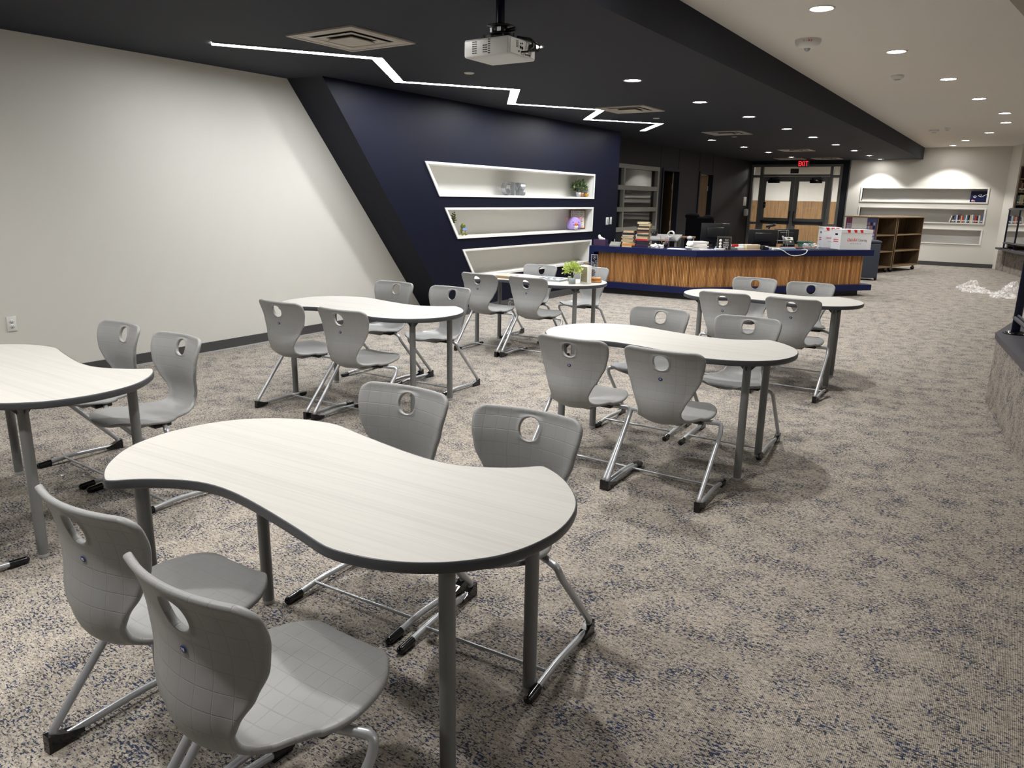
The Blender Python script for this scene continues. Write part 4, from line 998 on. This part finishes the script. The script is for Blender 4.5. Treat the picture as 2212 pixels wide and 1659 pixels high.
p = [on_desk(1.35, .12), on_desk(1.52, .05), on_desk(1.60, -.012)]
pts_ = [Vector(p[0])+Vector((0, 0, .06)), Vector(p[1])+Vector((0, 0, .03)), Vector(on_desk(1.62, -.01))+Vector((0, 0, .008)), Vector(on_desk(1.72, -.018))+Vector((0, 0, -.06)), Vector(on_desk(1.84, -.018))+Vector((0, 0, -.095)), Vector(on_desk(2.0, -.018))+Vector((0, 0, -.075)), Vector(on_desk(2.08, -.016))+Vector((0, 0, -.05)), Vector(on_desk(2.12, -.01))+Vector((0, 0, .008)), Vector(on_desk(2.1, .12))+Vector((0, 0, .006))]
tag(obj('charging_cable', MB().tube(bezier_round(pts_, .06, 3), .0065, 8), M['white_plastic']), 'white charging cable hanging over the front edge of the desk', 'cable')
crumple('plastic_wrap', 'crumpled clear plastic wrap on the desk beside the white boxes', 'plastic', on_desk(2.42, .30), (.13, .07, .045), M['film'], 5)
# white catering boxes
def catering_box(lab, loc, rz, w, d, h, open_front):
    t = thing('catering_box', lab, 'box', loc, rz)
    obj('carton', MB().box((-w/2, -d/2, 0), (w/2, d/2, h)), M['card'], t)
    lid = MB(); lid.add([(-w/2-.004, -d/2-.006, h-.045), (w/2+.004, -d/2-.006, h-.045), (w/2+.004, -d/2-.006, h+.012), (-w/2-.004, -d/2-.006, h+.012)], [(0, 1, 2, 3)]); lid.box((-w/2-.004, -d/2-.004, h), (w/2+.004, d/2+.004, h+.012)); lo = obj('lid', lid, M['card'], t)
    for x_ in ((-.155, -.035, .075) if w > .4 else (-.09, 0, .08)):
        k = MB(); k.add([(x_-.03, -d/2-.0075, h+.010), (x_+.03, -d/2-.0075, h+.010), (x_+.036, -d/2-.0075, h-.042), (x_-.006, -d/2-.0075, h-.042)], [(0, 1, 2, 3)]); obj('red_stripe', k, M['red'], lo)
    sc = 1 if w > .4 else .62
    b = text_mb('Chick-fil-A', .078*sc, .001, shear=.35, xs=.62, spacing=.9); place(b, (-.075*sc, -d/2-.001, h*.5), (0, -1, 0)); obj('brand_lettering', b, M['red'], t)
    b = text_mb('Catering', .062*sc, .001, xs=.72); place(b, (.115*sc, -d/2-.001, h*.49), (0, -1, 0)); obj('lettering', b, M['text_grey'], t)
    for i in range(5):
        obj('small_print', MB().box((-.10*sc+i*.042*sc, -d/2-.0012, h*.30), (-.07*sc+i*.042*sc, -d/2-.0004, h*.30+.006)), M['text_grey'], t)
    obj('hand_hole', MB().box((-w/2-.001, -.045, h*.72), (-w/2+.002, .045, h*.72+.032)), M['black'], t)
    for i in range(2): obj('small_print', MB().box((-w/2-.0012, -.085, h*(.47-.10*i)), (-w/2-.0004, .085, h*(.47-.10*i)+.014)), M['red'], t)
catering_box('large white catering box with red lettering at the right end of the desk', (-2.43, 14.42, DZ), math.radians(38), .56, .33, .33, True)
catering_box('white catering box standing behind the larger one on the desk', (-2.86, 14.72, DZ), math.radians(24), .30, .40, .345, False)
# behind the desk
t = thing('office_chair', 'black office chair draped with a black jacket behind the desk', 'chair', (-5.32, 14.65, 0), math.radians(20))
obj('jacket', MB().rbox((-.25, -.12, .60), (.23, .1, 1.28), .06, seg=4).ball((-.13, -.02, 1.28), .13, 12, 8, sc=(1.1, .9, .55)).ball((.17, .0, 1.24), .12, 12, 8, sc=(1, .9, .6)).rbox((.19, -.08, .75), (.30, .08, 1.25), .04), M['black_cloth'], t)
obj('seat', MB().rbox((-.25, -.25, .42), (.25, .28, .52), .04), M['black_cloth'], t); obj('column', MB().tube([(0, 0, .12), (0, 0, .43)], .03, 12), M['black'], t)
for k in range(5):
    a = 2*PI*k/5; l = obj('base_spoke', MB().tube([(0, 0, .13), (.3*math.cos(a), .3*math.sin(a), .08)], .022, 8), M['black'], t); obj('caster', MB().ball((.3*math.cos(a), .3*math.sin(a), .03), .03, 10, 6), M['black'], l)
obj('patch', MB().rbox((.305, -.06, .85), (.315, .06, 1.2), .004), M['text_grey'], t)
t = thing('drawing_table', 'pale grey angled table top behind the book stacks', 'table', (-5.55, 13.15, 0), math.radians(12))
obj('table_top', MB().box((-.42, -.25, 0), (.42, .25, .03), xf=Matrix.Translation((0, 0, .90)) @ Matrix.Rotation(math.radians(8), 4, 'X')), M['grey_plastic'], t)
for x_ in (-.38, .38):
    for y_ in (-.2, .2): obj('leg', MB().box((x_-.02, y_-.02, 0), (x_+.02, y_+.02, .875)), M['grey_frame'], t)
b = MB(); b.lathe([(.055, -.13), (.058, .13), (.046, .13), (.044, -.13)], 20, xf=Matrix.Translation((-5.22, 13.0, .99)) @ Matrix.Rotation(PI/2, 4, 'X') @ Matrix.Rotation(.3, 4, 'Y'))
tag(obj('paper_roll', b, M['paper']), 'roll of white paper lying on the pale grey table behind the desk', 'paper roll')
t = thing('folding_table', 'small wooden folding table behind the pencil cup', 'table', (-5.22, 13.68, 0), .35)
obj('table_top', MB().box((-.2, -.15, .90), (.2, .15, .925)), M['oak'], t)
for x_ in (-.17, .17):
    obj('leg', MB().tube([(x_, -.14, 0), (x_*.4, .13, .90)], .012, 8), M['grey_plastic'], t); obj('leg', MB().tube([(x_*.4, .14, 0), (x_, -.13, .90)], .012, 8), M['grey_plastic'], t)
t = thing('cable_bin', 'black box with white specks on the pale grey table', 'box', (-5.72, 13.22, .93), .2)
obj('box_body', MB().rbox((-.13, -.07, 0), (.13, .07, .11), .006), M['black'], t)
for i in range(7): obj('speck', MB().ball((-.1+i*.032, -.071, .03+.04*random.random()), .008, 6, 4), M['white_plastic'], t)
# wall plates
def plate(name, lab, cat, loc, nrm, w, h, kind, grp=None):
    t = thing(name, lab, cat, loc, 0, grp); R_ = face_to(nrm).to_3x3().to_4x4()
    obj('cover_plate', MB().rbox((-w/2, -h/2, 0), (w/2, h/2, .008), .002, xf=R_), M['white_plastic'], t)
    if kind == 'outlet':
        for s_ in (-1, 1):
            o = obj('socket', MB().lathe([(.0165, .008), (.0165, .0105), (0, .0105)], 16, xf=R_ @ Matrix.Translation((0, s_*.02, 0))), M['white_plastic'], t)
            sl_ = MB()
            for x_ in (-.006, .006): sl_.box((x_-.0012, s_*.02, .0104), (x_+.0012, s_*.02+.008, .0112), xf=R_)
            sl_.ball((0, s_*.02-.007, .0108), .0028, 8, 4, xf=R_); obj('slots', sl_, M['black'], o)
    elif kind == 'switch': obj('rocker', MB().rbox((-.016, -.033, .007), (.016, .033, .012), .002, xf=R_), M['grey_plastic'], t)
    return t
plate('wall_outlet', 'white duplex outlet low on the white wall at left', 'outlet', (XL+.0, 2.695, .52), (1, 0, 0), .072, .118, 'outlet')
plate('light_switch', 'white rocker switch on the navy wall right of the recesses, left one', 'switch', (XN, 12.30, 1.20), (1, 0, 0), .10, .13, 'switch', 'navy wall switches')
plate('light_switch', 'white dimmer switch on the navy wall right of the recesses, right one', 'switch', (XN, 12.44, 1.205), (1, 0, 0), .07, .125, 'switch', 'navy wall switches')
plate('wall_card', 'white card plate on the charcoal wall left of the double door', 'card', (XO, 22.75, 1.59), (1, 0, 0), .28, .25, 'none')
t = thing('sanitizer_dispenser', 'grey hand sanitizer dispenser on the charcoal wall by the double door', 'dispenser', (XO, 22.8, 1.27))
obj('body', MB().rbox((0, -.11, -.10), (.10, .11, .10), .03), M['grey_plastic'], t); obj('window', MB().rbox((.095, -.05, -.06), (.104, .05, .05), .004), M['white_plastic'], t)

# ------------------------------------------------------------------ things in the navy wall recesses
def leafcloud(mb, c, R, n, size, rng, mats=1, up=.4):
    for _ in range(n):
        th = rng.uniform(0, 2*PI); ph = math.acos(rng.uniform(-.35, 1)); r = R*rng.uniform(.35, 1)
        d = Vector((math.sin(ph)*math.cos(th), math.sin(ph)*math.sin(th), math.cos(ph))); p = Vector(c)+Vector((d.x*r[0] if isinstance(r, tuple) else d.x*r, d.y*r, d.z*r*.9))
        t = (d+Vector((rng.uniform(-.5, .5), rng.uniform(-.5, .5), rng.uniform(-.2, .6)))).normalized(); u = t.orthogonal().normalized(); u.rotate(Matrix.Rotation(rng.uniform(0, 6.28), 3, t)); s_ = size*rng.uniform(.7, 1.3); n_ = t.cross(u)
        mb.add([p, p+t*s_*.5+u*s_*.32+n_*s_*.05, p+t*s_, p+t*s_*.5-u*s_*.32+n_*s_*.05], [(0, 1, 2), (0, 2, 3)], False, rng.randrange(mats))
def big_letter(ch, y, z, h, w, lab, rz=0):
    b = text_mb(ch, h*1.36, .07, xs=1.0)
    xs_ = [v[0] for v in b.v]; ys_ = [v[1] for v in b.v]; k = w/(max(xs_)-min(xs_)); kh = h/(max(ys_)-min(ys_)); y0_ = min(ys_); xm = (max(xs_)+min(xs_))/2
    b.v = [((v[0]-xm)*k, (v[1]-y0_)*kh, v[2]) for v in b.v]
    place(b, (0, 0, 0), (1, 0, 0)); t = thing('metal_letter', lab, 'letter', (-6.33, y, z), rz, 'metal letters in the top recess'); obj('letter_body', b, M['galv'], t)
Z1, Z2, Z3 = 1.578+.034, 1.036+.034, .495+.034
big_letter('G', 9.30, Z1, .19, .16, 'galvanised metal letter G standing in the top wall recess')
big_letter('M', 9.54, Z1, .185, .17, 'galvanised metal letter M standing in the top wall recess')
big_letter('S', 9.72, Z1, .18, .14, 'galvanised metal letter turned sideways at the right of the letters', math.radians(50))
rng = random.Random(4)
def potted(name, lab, loc, pot_mb, pot_mat, R, n, ls, mats, h0, grp=None):
    t = thing(name, lab, 'plant', loc, 0, grp); p = obj('pot', pot_mb, pot_mat, t)
    so = MB(); so.lathe([(0, h0-.008), (.035, h0-.008)], 12); obj('soil', so, M['soil'], p)
    st = MB()
    for k in range(7): a = k*.9; st.tube([(0, 0, h0-.01), (R*.5*math.cos(a), R*.5*math.sin(a), h0+R*.9)], .0025, 4)
    obj('stem', st, M['leaf_dark'], t)
    f = MB(); leafcloud(f, (0, 0, h0+R*.75), R, n, ls, rng, len(mats)); o = obj('foliage', f, mats, t); o['kind'] = 'stuff'
    return t
def checker():
    mt = mat('black and white checked glaze', (.8, .8, .8), .3); t = NT(mt); ck = t.n('ShaderNodeTexChecker'); t.l(t.coords((1, 1, 1)), ck.inputs[0]); ck.inputs['Scale'].default_value = 90; ck.inputs[1].default_value = (.85, .85, .85, 1); ck.inputs[2].default_value = (.01, .01, .01, 1); t.col(ck.outputs[0]); return mt
M['check'] = checker()
pm = lambda r, h: MB().lathe([(0, 0), (r*.85, 0), (r, h), (r*.88, h), (r*.75, .006), (0, .006)], 18)
potted('potted_plant', 'dark leafy plant in a black and white checked pot, top recess', (-6.30, 11.44, Z1), pm(.045, .075), M['check'], .105, 170, .062, [M['leaf_dark'], M['leaf_dark'], M['leaf_pale']], .075)
potted('potted_plant', 'dark leafy plant in a copper pot, top recess right corner', (-6.32, 11.575, Z1), pm(.045, .07), M['copper'], .09, 130, .062, [M['leaf_dark'], M['leaf_pale']], .07)
t = thing('gold_ornament', 'round gold ornament beside the copper pot in the top recess', 'ornament', (-6.26, 11.655, Z1))
obj('body', MB().ball((0, 0, .035), .035, 14, 10), M['gold'], t)
for k in range(5): obj('bump', MB().ball((.02*math.cos(k*1.26), .03*math.sin(k*1.26), .05), .014, 8, 6), M['gold'], t)
# second recess: stems, reading turtle, plush, quote frame
t = thing('dried_stems', 'green berry stems standing in the left corner of the middle recess', 'plant', (-6.32, 8.0, Z2))
obj('vase', MB().lathe([(0, 0), (.025, 0), (.03, .05), (.015, .1), (.02, .11)], 14), M['leaf_dark'], t)
st = MB(); be = MB(); rr = random.Random(9)
for k in range(9):
    a = rr.uniform(0, 6.28); tip = Vector((.05*math.cos(a), .07*math.sin(a)-.02, rr.uniform(.2, .33))); st.tube([(0, 0, .1), tuple(tip*.6+Vector((0, 0, .06))), tuple(tip)], .0025, 5)
    for q in range(7): pq = tip*(.55+.07*q)+Vector((rr.uniform(-.025, .025), rr.uniform(-.025, .025), .05*(1-q/7))); be.ball(tuple(pq), .009, 6, 4)
obj('stem', st, M['leaf_dark'], t); o = obj('berries', be, M['moss'], t); o['kind'] = 'stuff'
t = thing('turtle_figurine', 'small green figurine reading a blue book, middle recess left end', 'figurine', (-6.26, 8.17, Z2), -.5)
obj('body', MB().ball((0, 0, .055), .042, 14, 10, sc=(.9, .9, 1.2)).ball((0, 0, .125), .036, 14, 10), M['moss'], t); obj('belly', MB().ball((.02, 0, .05), .03, 10, 8, sc=(.8, .8, 1.1)), M['bk_cream'], t)
for s_ in (-1, 1):
    obj('leg', MB().ball((.045, s_*.025, .016), .02, 10, 7, sc=(1.2, .9, .8)), M['moss'], t); obj('arm', MB().tube([(.0, s_*.036, .075), (.045, s_*.02, .07)], .009, 8), M['moss'], t); obj('eye', MB().ball((.03, s_*.014, .136), .005, 6, 5), M['bk_black'], t)
obj('little_book', MB().box((-.002, -.03, -.02), (.004, .03, .02), xf=Matrix.Translation((.058, 0, .085)) @ Matrix.Rotation(-.5, 4, 'Y')), M['bk_blue'], t)
t = thing('plush_toy', 'round purple plush toy with pink gills and white belly, middle recess', 'plush toy', (-6.26, 11.24, Z2), -.7)
obj('body', MB().lathe([(0, 0), (.10, .005), (.125, .04), (.122, .10), (.10, .165), (.06, .20), (0, .212)], 24), M['purple'], t)
obj('belly', MB().ball((.075, 0, .055), .062, 14, 10, sc=(.9, 1, .9)), M['cream'], t)
for s_ in (-1, 1):
    obj('eye', MB().ball((.098, s_*.05, .125), .010, 8, 6), M['bk_black'], t)
    for q in range(3): obj('gill', MB().tube([(0, s_*.095, .13+.025*q), (0, s_*.135, .15+.028*q)], .010, 8), M['pink'], t)
obj('snack', MB().ball((.125, .0, .095), .03, 12, 8, sc=(.6, 1, .8)), M['orange'], t)
for s_ in (-1, 1): obj('arm', MB().ball((.11, s_*.035, .09), .018, 8, 6), M['purple'], t)
t = thing('quote_frame', 'wood framed print with a coloured quote behind the purple plush', 'picture', (-6.35, 11.53, Z2+.002), math.radians(-50))
xf = Matrix.Rotation(math.radians(-4), 4, 'Y')
b = MB(); fwid = .27/2; fh = .33
for a, c in (((-fwid, 0), (fwid, .022)), ((-fwid, fh-.022), (fwid, fh)), ((-fwid, .022), (-fwid+.014, fh-.022)), ((fwid-.014, .022), (fwid, fh-.022))): b.box((-.012, a[0], a[1]), (.012, c[0], c[1]), xf=xf)
obj('frame', b, M['brown_frame'], t); obj('print', MB().box((-.006, -fwid+.012, .012), (.004, fwid-.012, fh-.012), xf=xf), M['paper'], t)
M['q_green'] = bc('green print', (.28, .36, .28)); M['q_teal'] = bc('teal print', (.36, .48, .52)); M['q_red'] = bc('rose print', (.66, .33, .32)); M['q_pink'] = bc('coral print', (.78, .42, .38))
for i, (tx, mm) in enumerate((('IF YOU SEE', 'q_green'), ('SOMEONE', 'q_teal'), ('WITHOUT A', 'q_red'), ('SMILE', 'bk_black'), ('GIVE THEM', 'q_teal'), ('ONE OF', 'q_pink'), ('YOURS', 'q_red'))):
    b = text_mb(tx, .044, .001, xs=(.98, 1.0, .92, 1.3, .92, 1.1, 1.35)[i]); place(b, (.005, 0, fh-.048-i*.0395), (1, 0, 0)); b.v = [tuple(xf @ Vector(v)) for v in b.v]; obj('quote_line', b, M[mm], t)

# ------------------------------------------------------------------ things on the puzzle table
def at_tab(u, v):
    a = math.radians(3.0); return (-4.23+u*math.cos(a)-v*math.sin(a), 6.80+u*math.sin(a)+v*math.cos(a), TZ)
t = thing('puzzle_board', 'grey puzzle board with loose pieces on the far table', 'puzzle', at_tab(.17, .05), .05)
obj('board', MB().box((-.17, -.15, 0), (.17, .15, .018)), M['puzzle'], t)
b = MB()
for _ in range(90): x_, y_ = rng.uniform(-.15, .135), rng.uniform(-.13, .115); b.box((x_, y_, .0182), (x_+.014, y_+.012, .020))
o = obj('puzzle_pieces', b, M['bk_grey'], t); o['kind'] = 'stuff'
t = thing('puzzle_box', 'flat pale brown puzzle box lid left of the puzzle board', 'box', at_tab(-.30, -.10), .02)
obj('lid', MB().box((-.10, -.08, 0), (.10, .08, .03)), M['pinkgrey'], t); obj('lid_print', MB().box((-.085, -.0805, .005), (.085, -.0795, .025)), M['bk_tan'], t)
x_, y_, z_ = at_tab(.50, -.13)
potted('potted_plant', 'lime green leafy plant in a small glass pot on the puzzle table', (x_, y_, z_), MB().lathe([(0, 0), (.036, 0), (.038, .06), (.034, .06), (.032, .006), (0, .006)], 18), M['pot_glass'], .098, 620, .021, [M['leaf_lime'], M['leaf_lime2'], M['leaf_lime']], .06)
t = thing('picture_block', 'white framed picture block behind the lime plant', 'picture', at_tab(.60, -.02), math.radians(-30))
obj('block', MB().rbox((-.075, -.022, 0), (.075, .022, .185), .003), M['paper'], t); obj('picture', MB().box((-.06, -.0235, .015), (.06, -.022, .17)), M['khaki'], t)
for i in range(4): obj('picture_line', MB().box((-.05+.02*i, -.0245, .05+.02*i), (0+.015*i, -.0235, .062+.02*i)), M['bk_tan'], t)
t = thing('wooden_block', 'tall khaki wooden block standing behind the picture block', 'block', at_tab(.52, .16), .2)
obj('block', MB().rbox((-.025, -.02, 0), (.025, .02, .19), .003), M['khaki'], t); obj('block_cap', MB().box((-.027, -.022, .188), (.027, .022, .198)), M['walnut_dark'], t)
t = thing('small_block', 'small khaki block left of the glass plant pot', 'block', at_tab(.40, .02), .1)
obj('block', MB().rbox((-.02, -.012, 0), (.02, .012, .055), .002), M['khaki'], t)
t = thing('sign_holder', 'honey wood sign holder with upright clear acrylic strip', 'sign holder', at_tab(.64, .13), math.radians(18))
obj('base', MB().rbox((-.065, -.04, 0), (.065, .04, .022), .004), M['honey'], t); obj('clamp', MB().rbox((-.06, -.028, .024), (.06, .032, .052), .010), M['honey'], t)
obj('acrylic_strip', MB().box((-.05, -.003, .03), (.015, .003, .285)), M['clear'], t)
b = MB(); b.box((-.052, -.004, .03), (-.048, .004, .287)); b.box((.013, -.004, .03), (.017, .004, .287)); b.box((-.048, -.004, .283), (.013, .004, .287)); obj('strip_edge', b, M['grey_plastic'], t)
rr = random.Random(2); b = MB()
for _ in range(60): x0_, z0_ = rr.uniform(-.042, .004), rr.uniform(.05, .27); b.box((x0_, -.0036, z0_), (x0_+.006, -.0031, z0_+.005))
o = obj('printed_specks', b, M['grey_plastic'], t); o['kind'] = 'stuff'

# ------------------------------------------------------------------ end wall recess things
t = thing('art_canvas', 'navy canvas with white line drawing in the top recess of the end wall', 'picture', (-.985, YE+.08, 1.673))
obj('canvas', MB().box((-.19, -.015, 0), (.19, .015, .275), xf=Matrix.Rotation(-.1, 4, 'X')), M['navy_lam'], t)
for k, P_ in enumerate(([(-.13, .13), (-.08, .11), (-.05, .14), (-.09, .16), (-.12, .14)], [(-.02, .17), (.02, .14), (.06, .13), (.10, .16), (.17, .2)], [(.0, .18), (.04, .2), (.05, .16), (.02, .15)])):
    obj('drawn_line', MB().tube([(x_, -.018+.1*z_, z_) for x_, z_ in P_], .006, 5), M['white_print'], t)
obj('flower', MB().ball((-.13, -.02, .03), .03, 8, 6, sc=(1, .3, 1)).ball((-.09, -.02, .025), .022, 8, 6, sc=(1, .3, 1)), M['pink'], t)
x_ = -1.60; names = ['white', 'tan', 'grey', 'blue', 'white', 'navy', 'maroon', 'cream', 'red', 'teal', 'white', 'blue', 'black', 'cream', 'white', 'grey', 'red', 'navy', 'white', 'tan', 'blue', 'cream']
i = 0
while x_ < -.84 and i < 22:
    w_ = random.uniform(.024, .042); c_ = names[i % len(names)]; h_ = random.uniform(.17, .21); lean = .22 if i < 2 else random.uniform(-.01, .03)
    t = thing('book', f'{c_} spined book in the end wall recess, {ORD[i]} from the left', 'book', (x_+w_/2+(.02 if i < 2 else 0), YE+.075, 1.143), 0, 'books in the end wall recess')
    xf = Matrix.Rotation(lean, 4, 'Y'); c = MB(); c.box((-w_/2, -.07, .001), (w_/2, .07, h_), xf=xf); obj('cover', c, M['bk_'+c_], t); c = MB(); c.box((-w_/2+.003, -.0705, h_*.2), (w_/2-.003, -.0695, h_*.35), xf=xf); obj('spine_label', c, M['paper'], t)
    x_ += w_+(.025 if i < 2 else .003); i += 1

# ------------------------------------------------------------------ mobile book display unit
def bookcase_unit(name, lab, p0, p1, depth, h, z0, wood_, cols, shelves, loc_posters=False):
    p0 = Vector(p0); p1 = Vector(p1); d = p1-p0; L = d.length; a = math.atan2(d.y, d.x)
    t = thing(name, lab, 'bookcase', (*p0, 0), a); th = .025      # local: x along the front, -y towards viewer side
    obj('top', MB().box((-.03, -.03, h-.03), (L+.03, depth+.03, h)), M['walnut_dark'], t); obj('bottom', MB().box((0, 0, z0), (L, depth, z0+.03)), M['walnut_dark'], t)
    xs_ = [0]+[c*L for c in cols]+[L]
    for k, x_ in enumerate(xs_):
        x_ = min(max(x_-th/2, 0), L-th); obj('side_panel', MB().box((x_, 0, z0+.03), (x_+th, depth, h-.03)), wood_, t)
        obj('panel_edge', MB().box((x_, -.004, z0+.03), (x_+th, 0, h-.03)), M['walnut_dark'], t)
    obj('back_panel', MB().box((th, depth*.55, z0+.03), (L-th, depth*.55+.015, h-.03)), wood_, t)
    for z in shelves: obj('shelf', MB().box((th, .0, z), (L-th, depth*.55, z+.024)), M['walnut_dark'], t)
    for x_ in (.1, L-.1):
        for y_ in (.07, depth-.07):
            c = obj('caster', MB().lathe([(0, -.018), (.042, -.018), (.042, .018), (0, .018)], 16, xf=Matrix.Translation((x_, y_, .042)) @ Matrix.Rotation(PI/2, 4, 'Y')), M['black'], t); obj('caster_fork', MB().box((x_-.022, y_-.02, .05), (x_+.022, y_+.02, z0)), M['grey_plastic'], c)
    return t
U1, U2, U3 = Vector((-2.70, 19.05)), Vector((-2.40, 19.95)), Vector((-1.99, 21.35))
t1 = bookcase_unit('display_bookcase', 'brown rolling display bookcase with posters on its end, left section', U1, U2-Vector((.01, .03)), .75, 1.30, .115, M['walnut'], [], [.48, .86])
t2 = bookcase_unit('display_bookcase', 'brown rolling display bookcase beside the end wall, right section', U2+Vector((.01, .03)), U3, .75, 1.30, .115, M['walnut'], [], [.48, .86])
obj('grey_panel', MB().box((.026, .40, .15), (.45, .41, 1.26)), M['leg_grey'], t2)
# posters on the end panel of the left section
def end_quad(name, u0, u1, z0, z1, mm, par, off=.003):
    return obj(name, MB().box((-off-.002, u0, z0), (-off, u1, z1)), M[mm] if isinstance(mm, str) else mm, par)
M['mauve'] = bc('mauve poster', (.55, .28, .40)); M['coral'] = bc('coral poster', (.80, .50, .40)); M['indigo'] = bc('indigo poster', (.33, .36, .58)); M['ltblue'] = bc('pale poster', (.72, .76, .82))
po = obj('poster', MB().box((-.004, .55, .78), (-.001, .75, 1.26)), M['mauve'], t1); obj('poster_band', MB().box((-.006, .55, .78), (-.0042, .75, .93)), M['coral'], t1)
for i in range(4):
    for j in range(4): obj('poster_block', MB().box((-.0065, .58+.037*j, .95+.05*i), (-.0045, .607+.037*j, .985+.05*i)), M['ltblue'], po)
po = obj('poster', MB().box((-.004, .02, .74), (-.001, .30, 1.26)), M['indigo'], t1)
for i in range(5):
    for j in range(4): obj('poster_block', MB().box((-.0065, .045+.062*j, .78+.082*i), (-.0045, .09+.062*j, .84+.082*i)), M[('ltblue', 'bk_navy', 'coral', 'ltblue')[(i*3+j) % 4]], po)
obj('poster_tail', MB().box((-.004, .02, .62), (-.001, .30, .74)), M['ltblue'], t1)
obj('white_notice', MB().box((-.009, .24, 1.02), (-.006, .60, 1.29)), M['paper'], t1); obj('lower_print', MB().box((-.005, .30, .8), (-.0015, .55, 1.02)), M['ltblue'], t1)
for j in range(4): obj('print_block', MB().box((-.007, .32+.055*j, .86), (-.0052, .36+.055*j, .98)), M[('bk_navy', 'bk_blue', 'bk_black', 'bk_teal')[j]], t1)
for x_ in (0, .62):
    b = MB(); b.box((.0, 0, 0), (.06, .3, .02)); obj('shelf_lip', b, M['walnut_dark'], t2, ((U3-U2).length-.02, .2, .48+x_*.62))
# slate bin by the desk end
t = thing('rolling_bin', 'slate blue rolling bin behind the right end of the desk', 'bin', (-2.62, 17.6, 0), .3)
obj('tub', MB().rbox((-.22, -.22, .05), (.22, .22, .78), .03), M['bin'], t); obj('lid', MB().rbox((-.23, -.23, .78), (.23, .23, .83), .02), M['bin'], t)
for s_ in (-1, 1): obj('wheel', MB().lathe([(0, -.02), (.06, -.02), (.06, .02), (0, .02)], 16, xf=Matrix.Translation((s_*.2, -.14, .06)) @ Matrix.Rotation(PI/2, 4, 'Y')), M['black'], t)
# tall bookcase on the platform
BX0, BX1, BY0, BY1 = -.175, .75, 22.12, 22.45
t = thing('tall_bookcase', 'tall brown bookcase with books on the platform at right edge', 'bookcase', (BX0, BY0, PZ-.03))
h0 = PZ-.03; W_ = BX1-BX0; D_ = BY1-BY0; SH = [.08, .44, .73, 1.06, 1.36, 1.66]
obj('side_panel', MB().box((0, 0, 0), (.028, D_, 1.97)), M['walnut'], t); obj('side_panel', MB().box((W_-.028, 0, 0), (W_, D_, 1.97)), M['walnut'], t); obj('top', MB().box((.028, 0, 1.945), (W_-.028, D_, 1.97)), M['walnut'], t); obj('back_panel', MB().box((.028, D_-.012, 0), (W_-.028, D_, 1.945)), M['walnut'], t)
for z in SH: obj('shelf', MB().box((.028, 0, z), (W_-.028, D_-.012, z+.024)), M['walnut_dark'], t)
for si, (z, n_) in enumerate(((.73, 9), (1.06, 9), (1.36, 9))):
    x_ = BX0+.035
    for i in range(n_):
        w_ = random.uniform(.025, .045); c_ = random.choice(['white', 'tan', 'grey', 'cream', 'navy', 'maroon', 'teal', 'black']) ; hh = random.uniform(.2, .26)
        t = thing('book', f'{c_} book upright on the {("lowest", "middle", "top")[si]} filled shelf of the tall bookcase, {ORD[i]} from the left', 'book', (x_+w_/2, BY0+.1, h0+z+.0245), 0, 'books in the tall bookcase')
        c = MB(); c.box((-w_/2, -.08, 0), (w_/2, .08, hh)); obj('cover', c, M['bk_'+c_], t); c = MB(); c.box((-w_/2+.003, -.0806, hh*.15), (w_/2-.003, -.0796, hh*.3)); obj('spine_label', c, M['paper'], t); x_ += w_+.003

# clear plastic bags on the carpet
def bag(lab, loc, L, Wd, Hh, rz, seed):
    rg = random.Random(seed); nx, ny = 26, 22; b = MB(); vs = []
    lump = [(rg.uniform(-.6, .6), rg.uniform(-.6, .6), rg.uniform(.25, .5), rg.uniform(.5, 1)) for _ in range(4)]
    for i in range(nx+1):
        for j in range(ny+1):
            u, v = i/nx*2-1, j/ny*2-1; rim = abs(u) > .98 or abs(v) > .98
            k = .9+.35*math.sin(2.3*math.atan2(v, u)+seed)*.5+rg.uniform(-.06, .06)
            hgt = sum(a*math.exp(-((u-p)**2+(v-q)**2)/(w*w)) for p, q, w, a in lump)
            hgt = Hh*min(1.0, hgt*.75)*(1-max(abs(u), abs(v))**5)+Hh*rg.uniform(0, .26)*(not rim)
            vs.append(((u*L/2+rg.uniform(-.02, .02))*k, (v*Wd/2+rg.uniform(-.03, .03))*k, .004+max(0, hgt)))
    fs = []
    for i in range(nx):
        for j in range(ny):
            a, c, d, e = i*(ny+1)+j, (i+1)*(ny+1)+j, (i+1)*(ny+1)+j+1, i*(ny+1)+j+1
            fs += [(a, c, d), (a, d, e)] if (i+j) % 2 else [(a, c, e), (c, d, e)]
    b.add(vs, fs, False); tag(obj('plastic_bag', b, M['film'], None, loc, (0, 0, rz)), lab, 'plastic bag', 'plastic bags on the carpet')
bag('crumpled clear plastic bag on the carpet, fully in view', (-.57, 16.9, 0), .62, 1.1, .15, .2, 11)
bag('crumpled clear plastic bag on the carpet beside the railing post', (-.01, 16.4, 0), .50, 1.4, .19, -.1, 5)
# scraps of paper on the carpet
for i, (x_, y_) in enumerate(((-4.28, 1.98), (-4.36, 2.03), (-4.2, 1.96), (-4.3, 1.9), (-4.15, 2.2))):
    lab_ = ('largest white paper scrap on the carpet by the left table leg', 'white paper scrap nearest the left table leg', 'white paper scrap right of the largest one', 'white paper scrap closest to the camera under the left table', 'lone white paper scrap toward the chair behind the left table')[i]; tag(obj('paper_scrap', MB().add([(0, 0, .004), (.02, .004, .012), (.014, .018, .004), (-.004, .012, .01)], [(0, 1, 2), (0, 2, 3)]), M['paper'], None, (x_, y_, 0), (0, 0, i*1.3)), lab_, 'scrap', 'paper scraps under the left table')
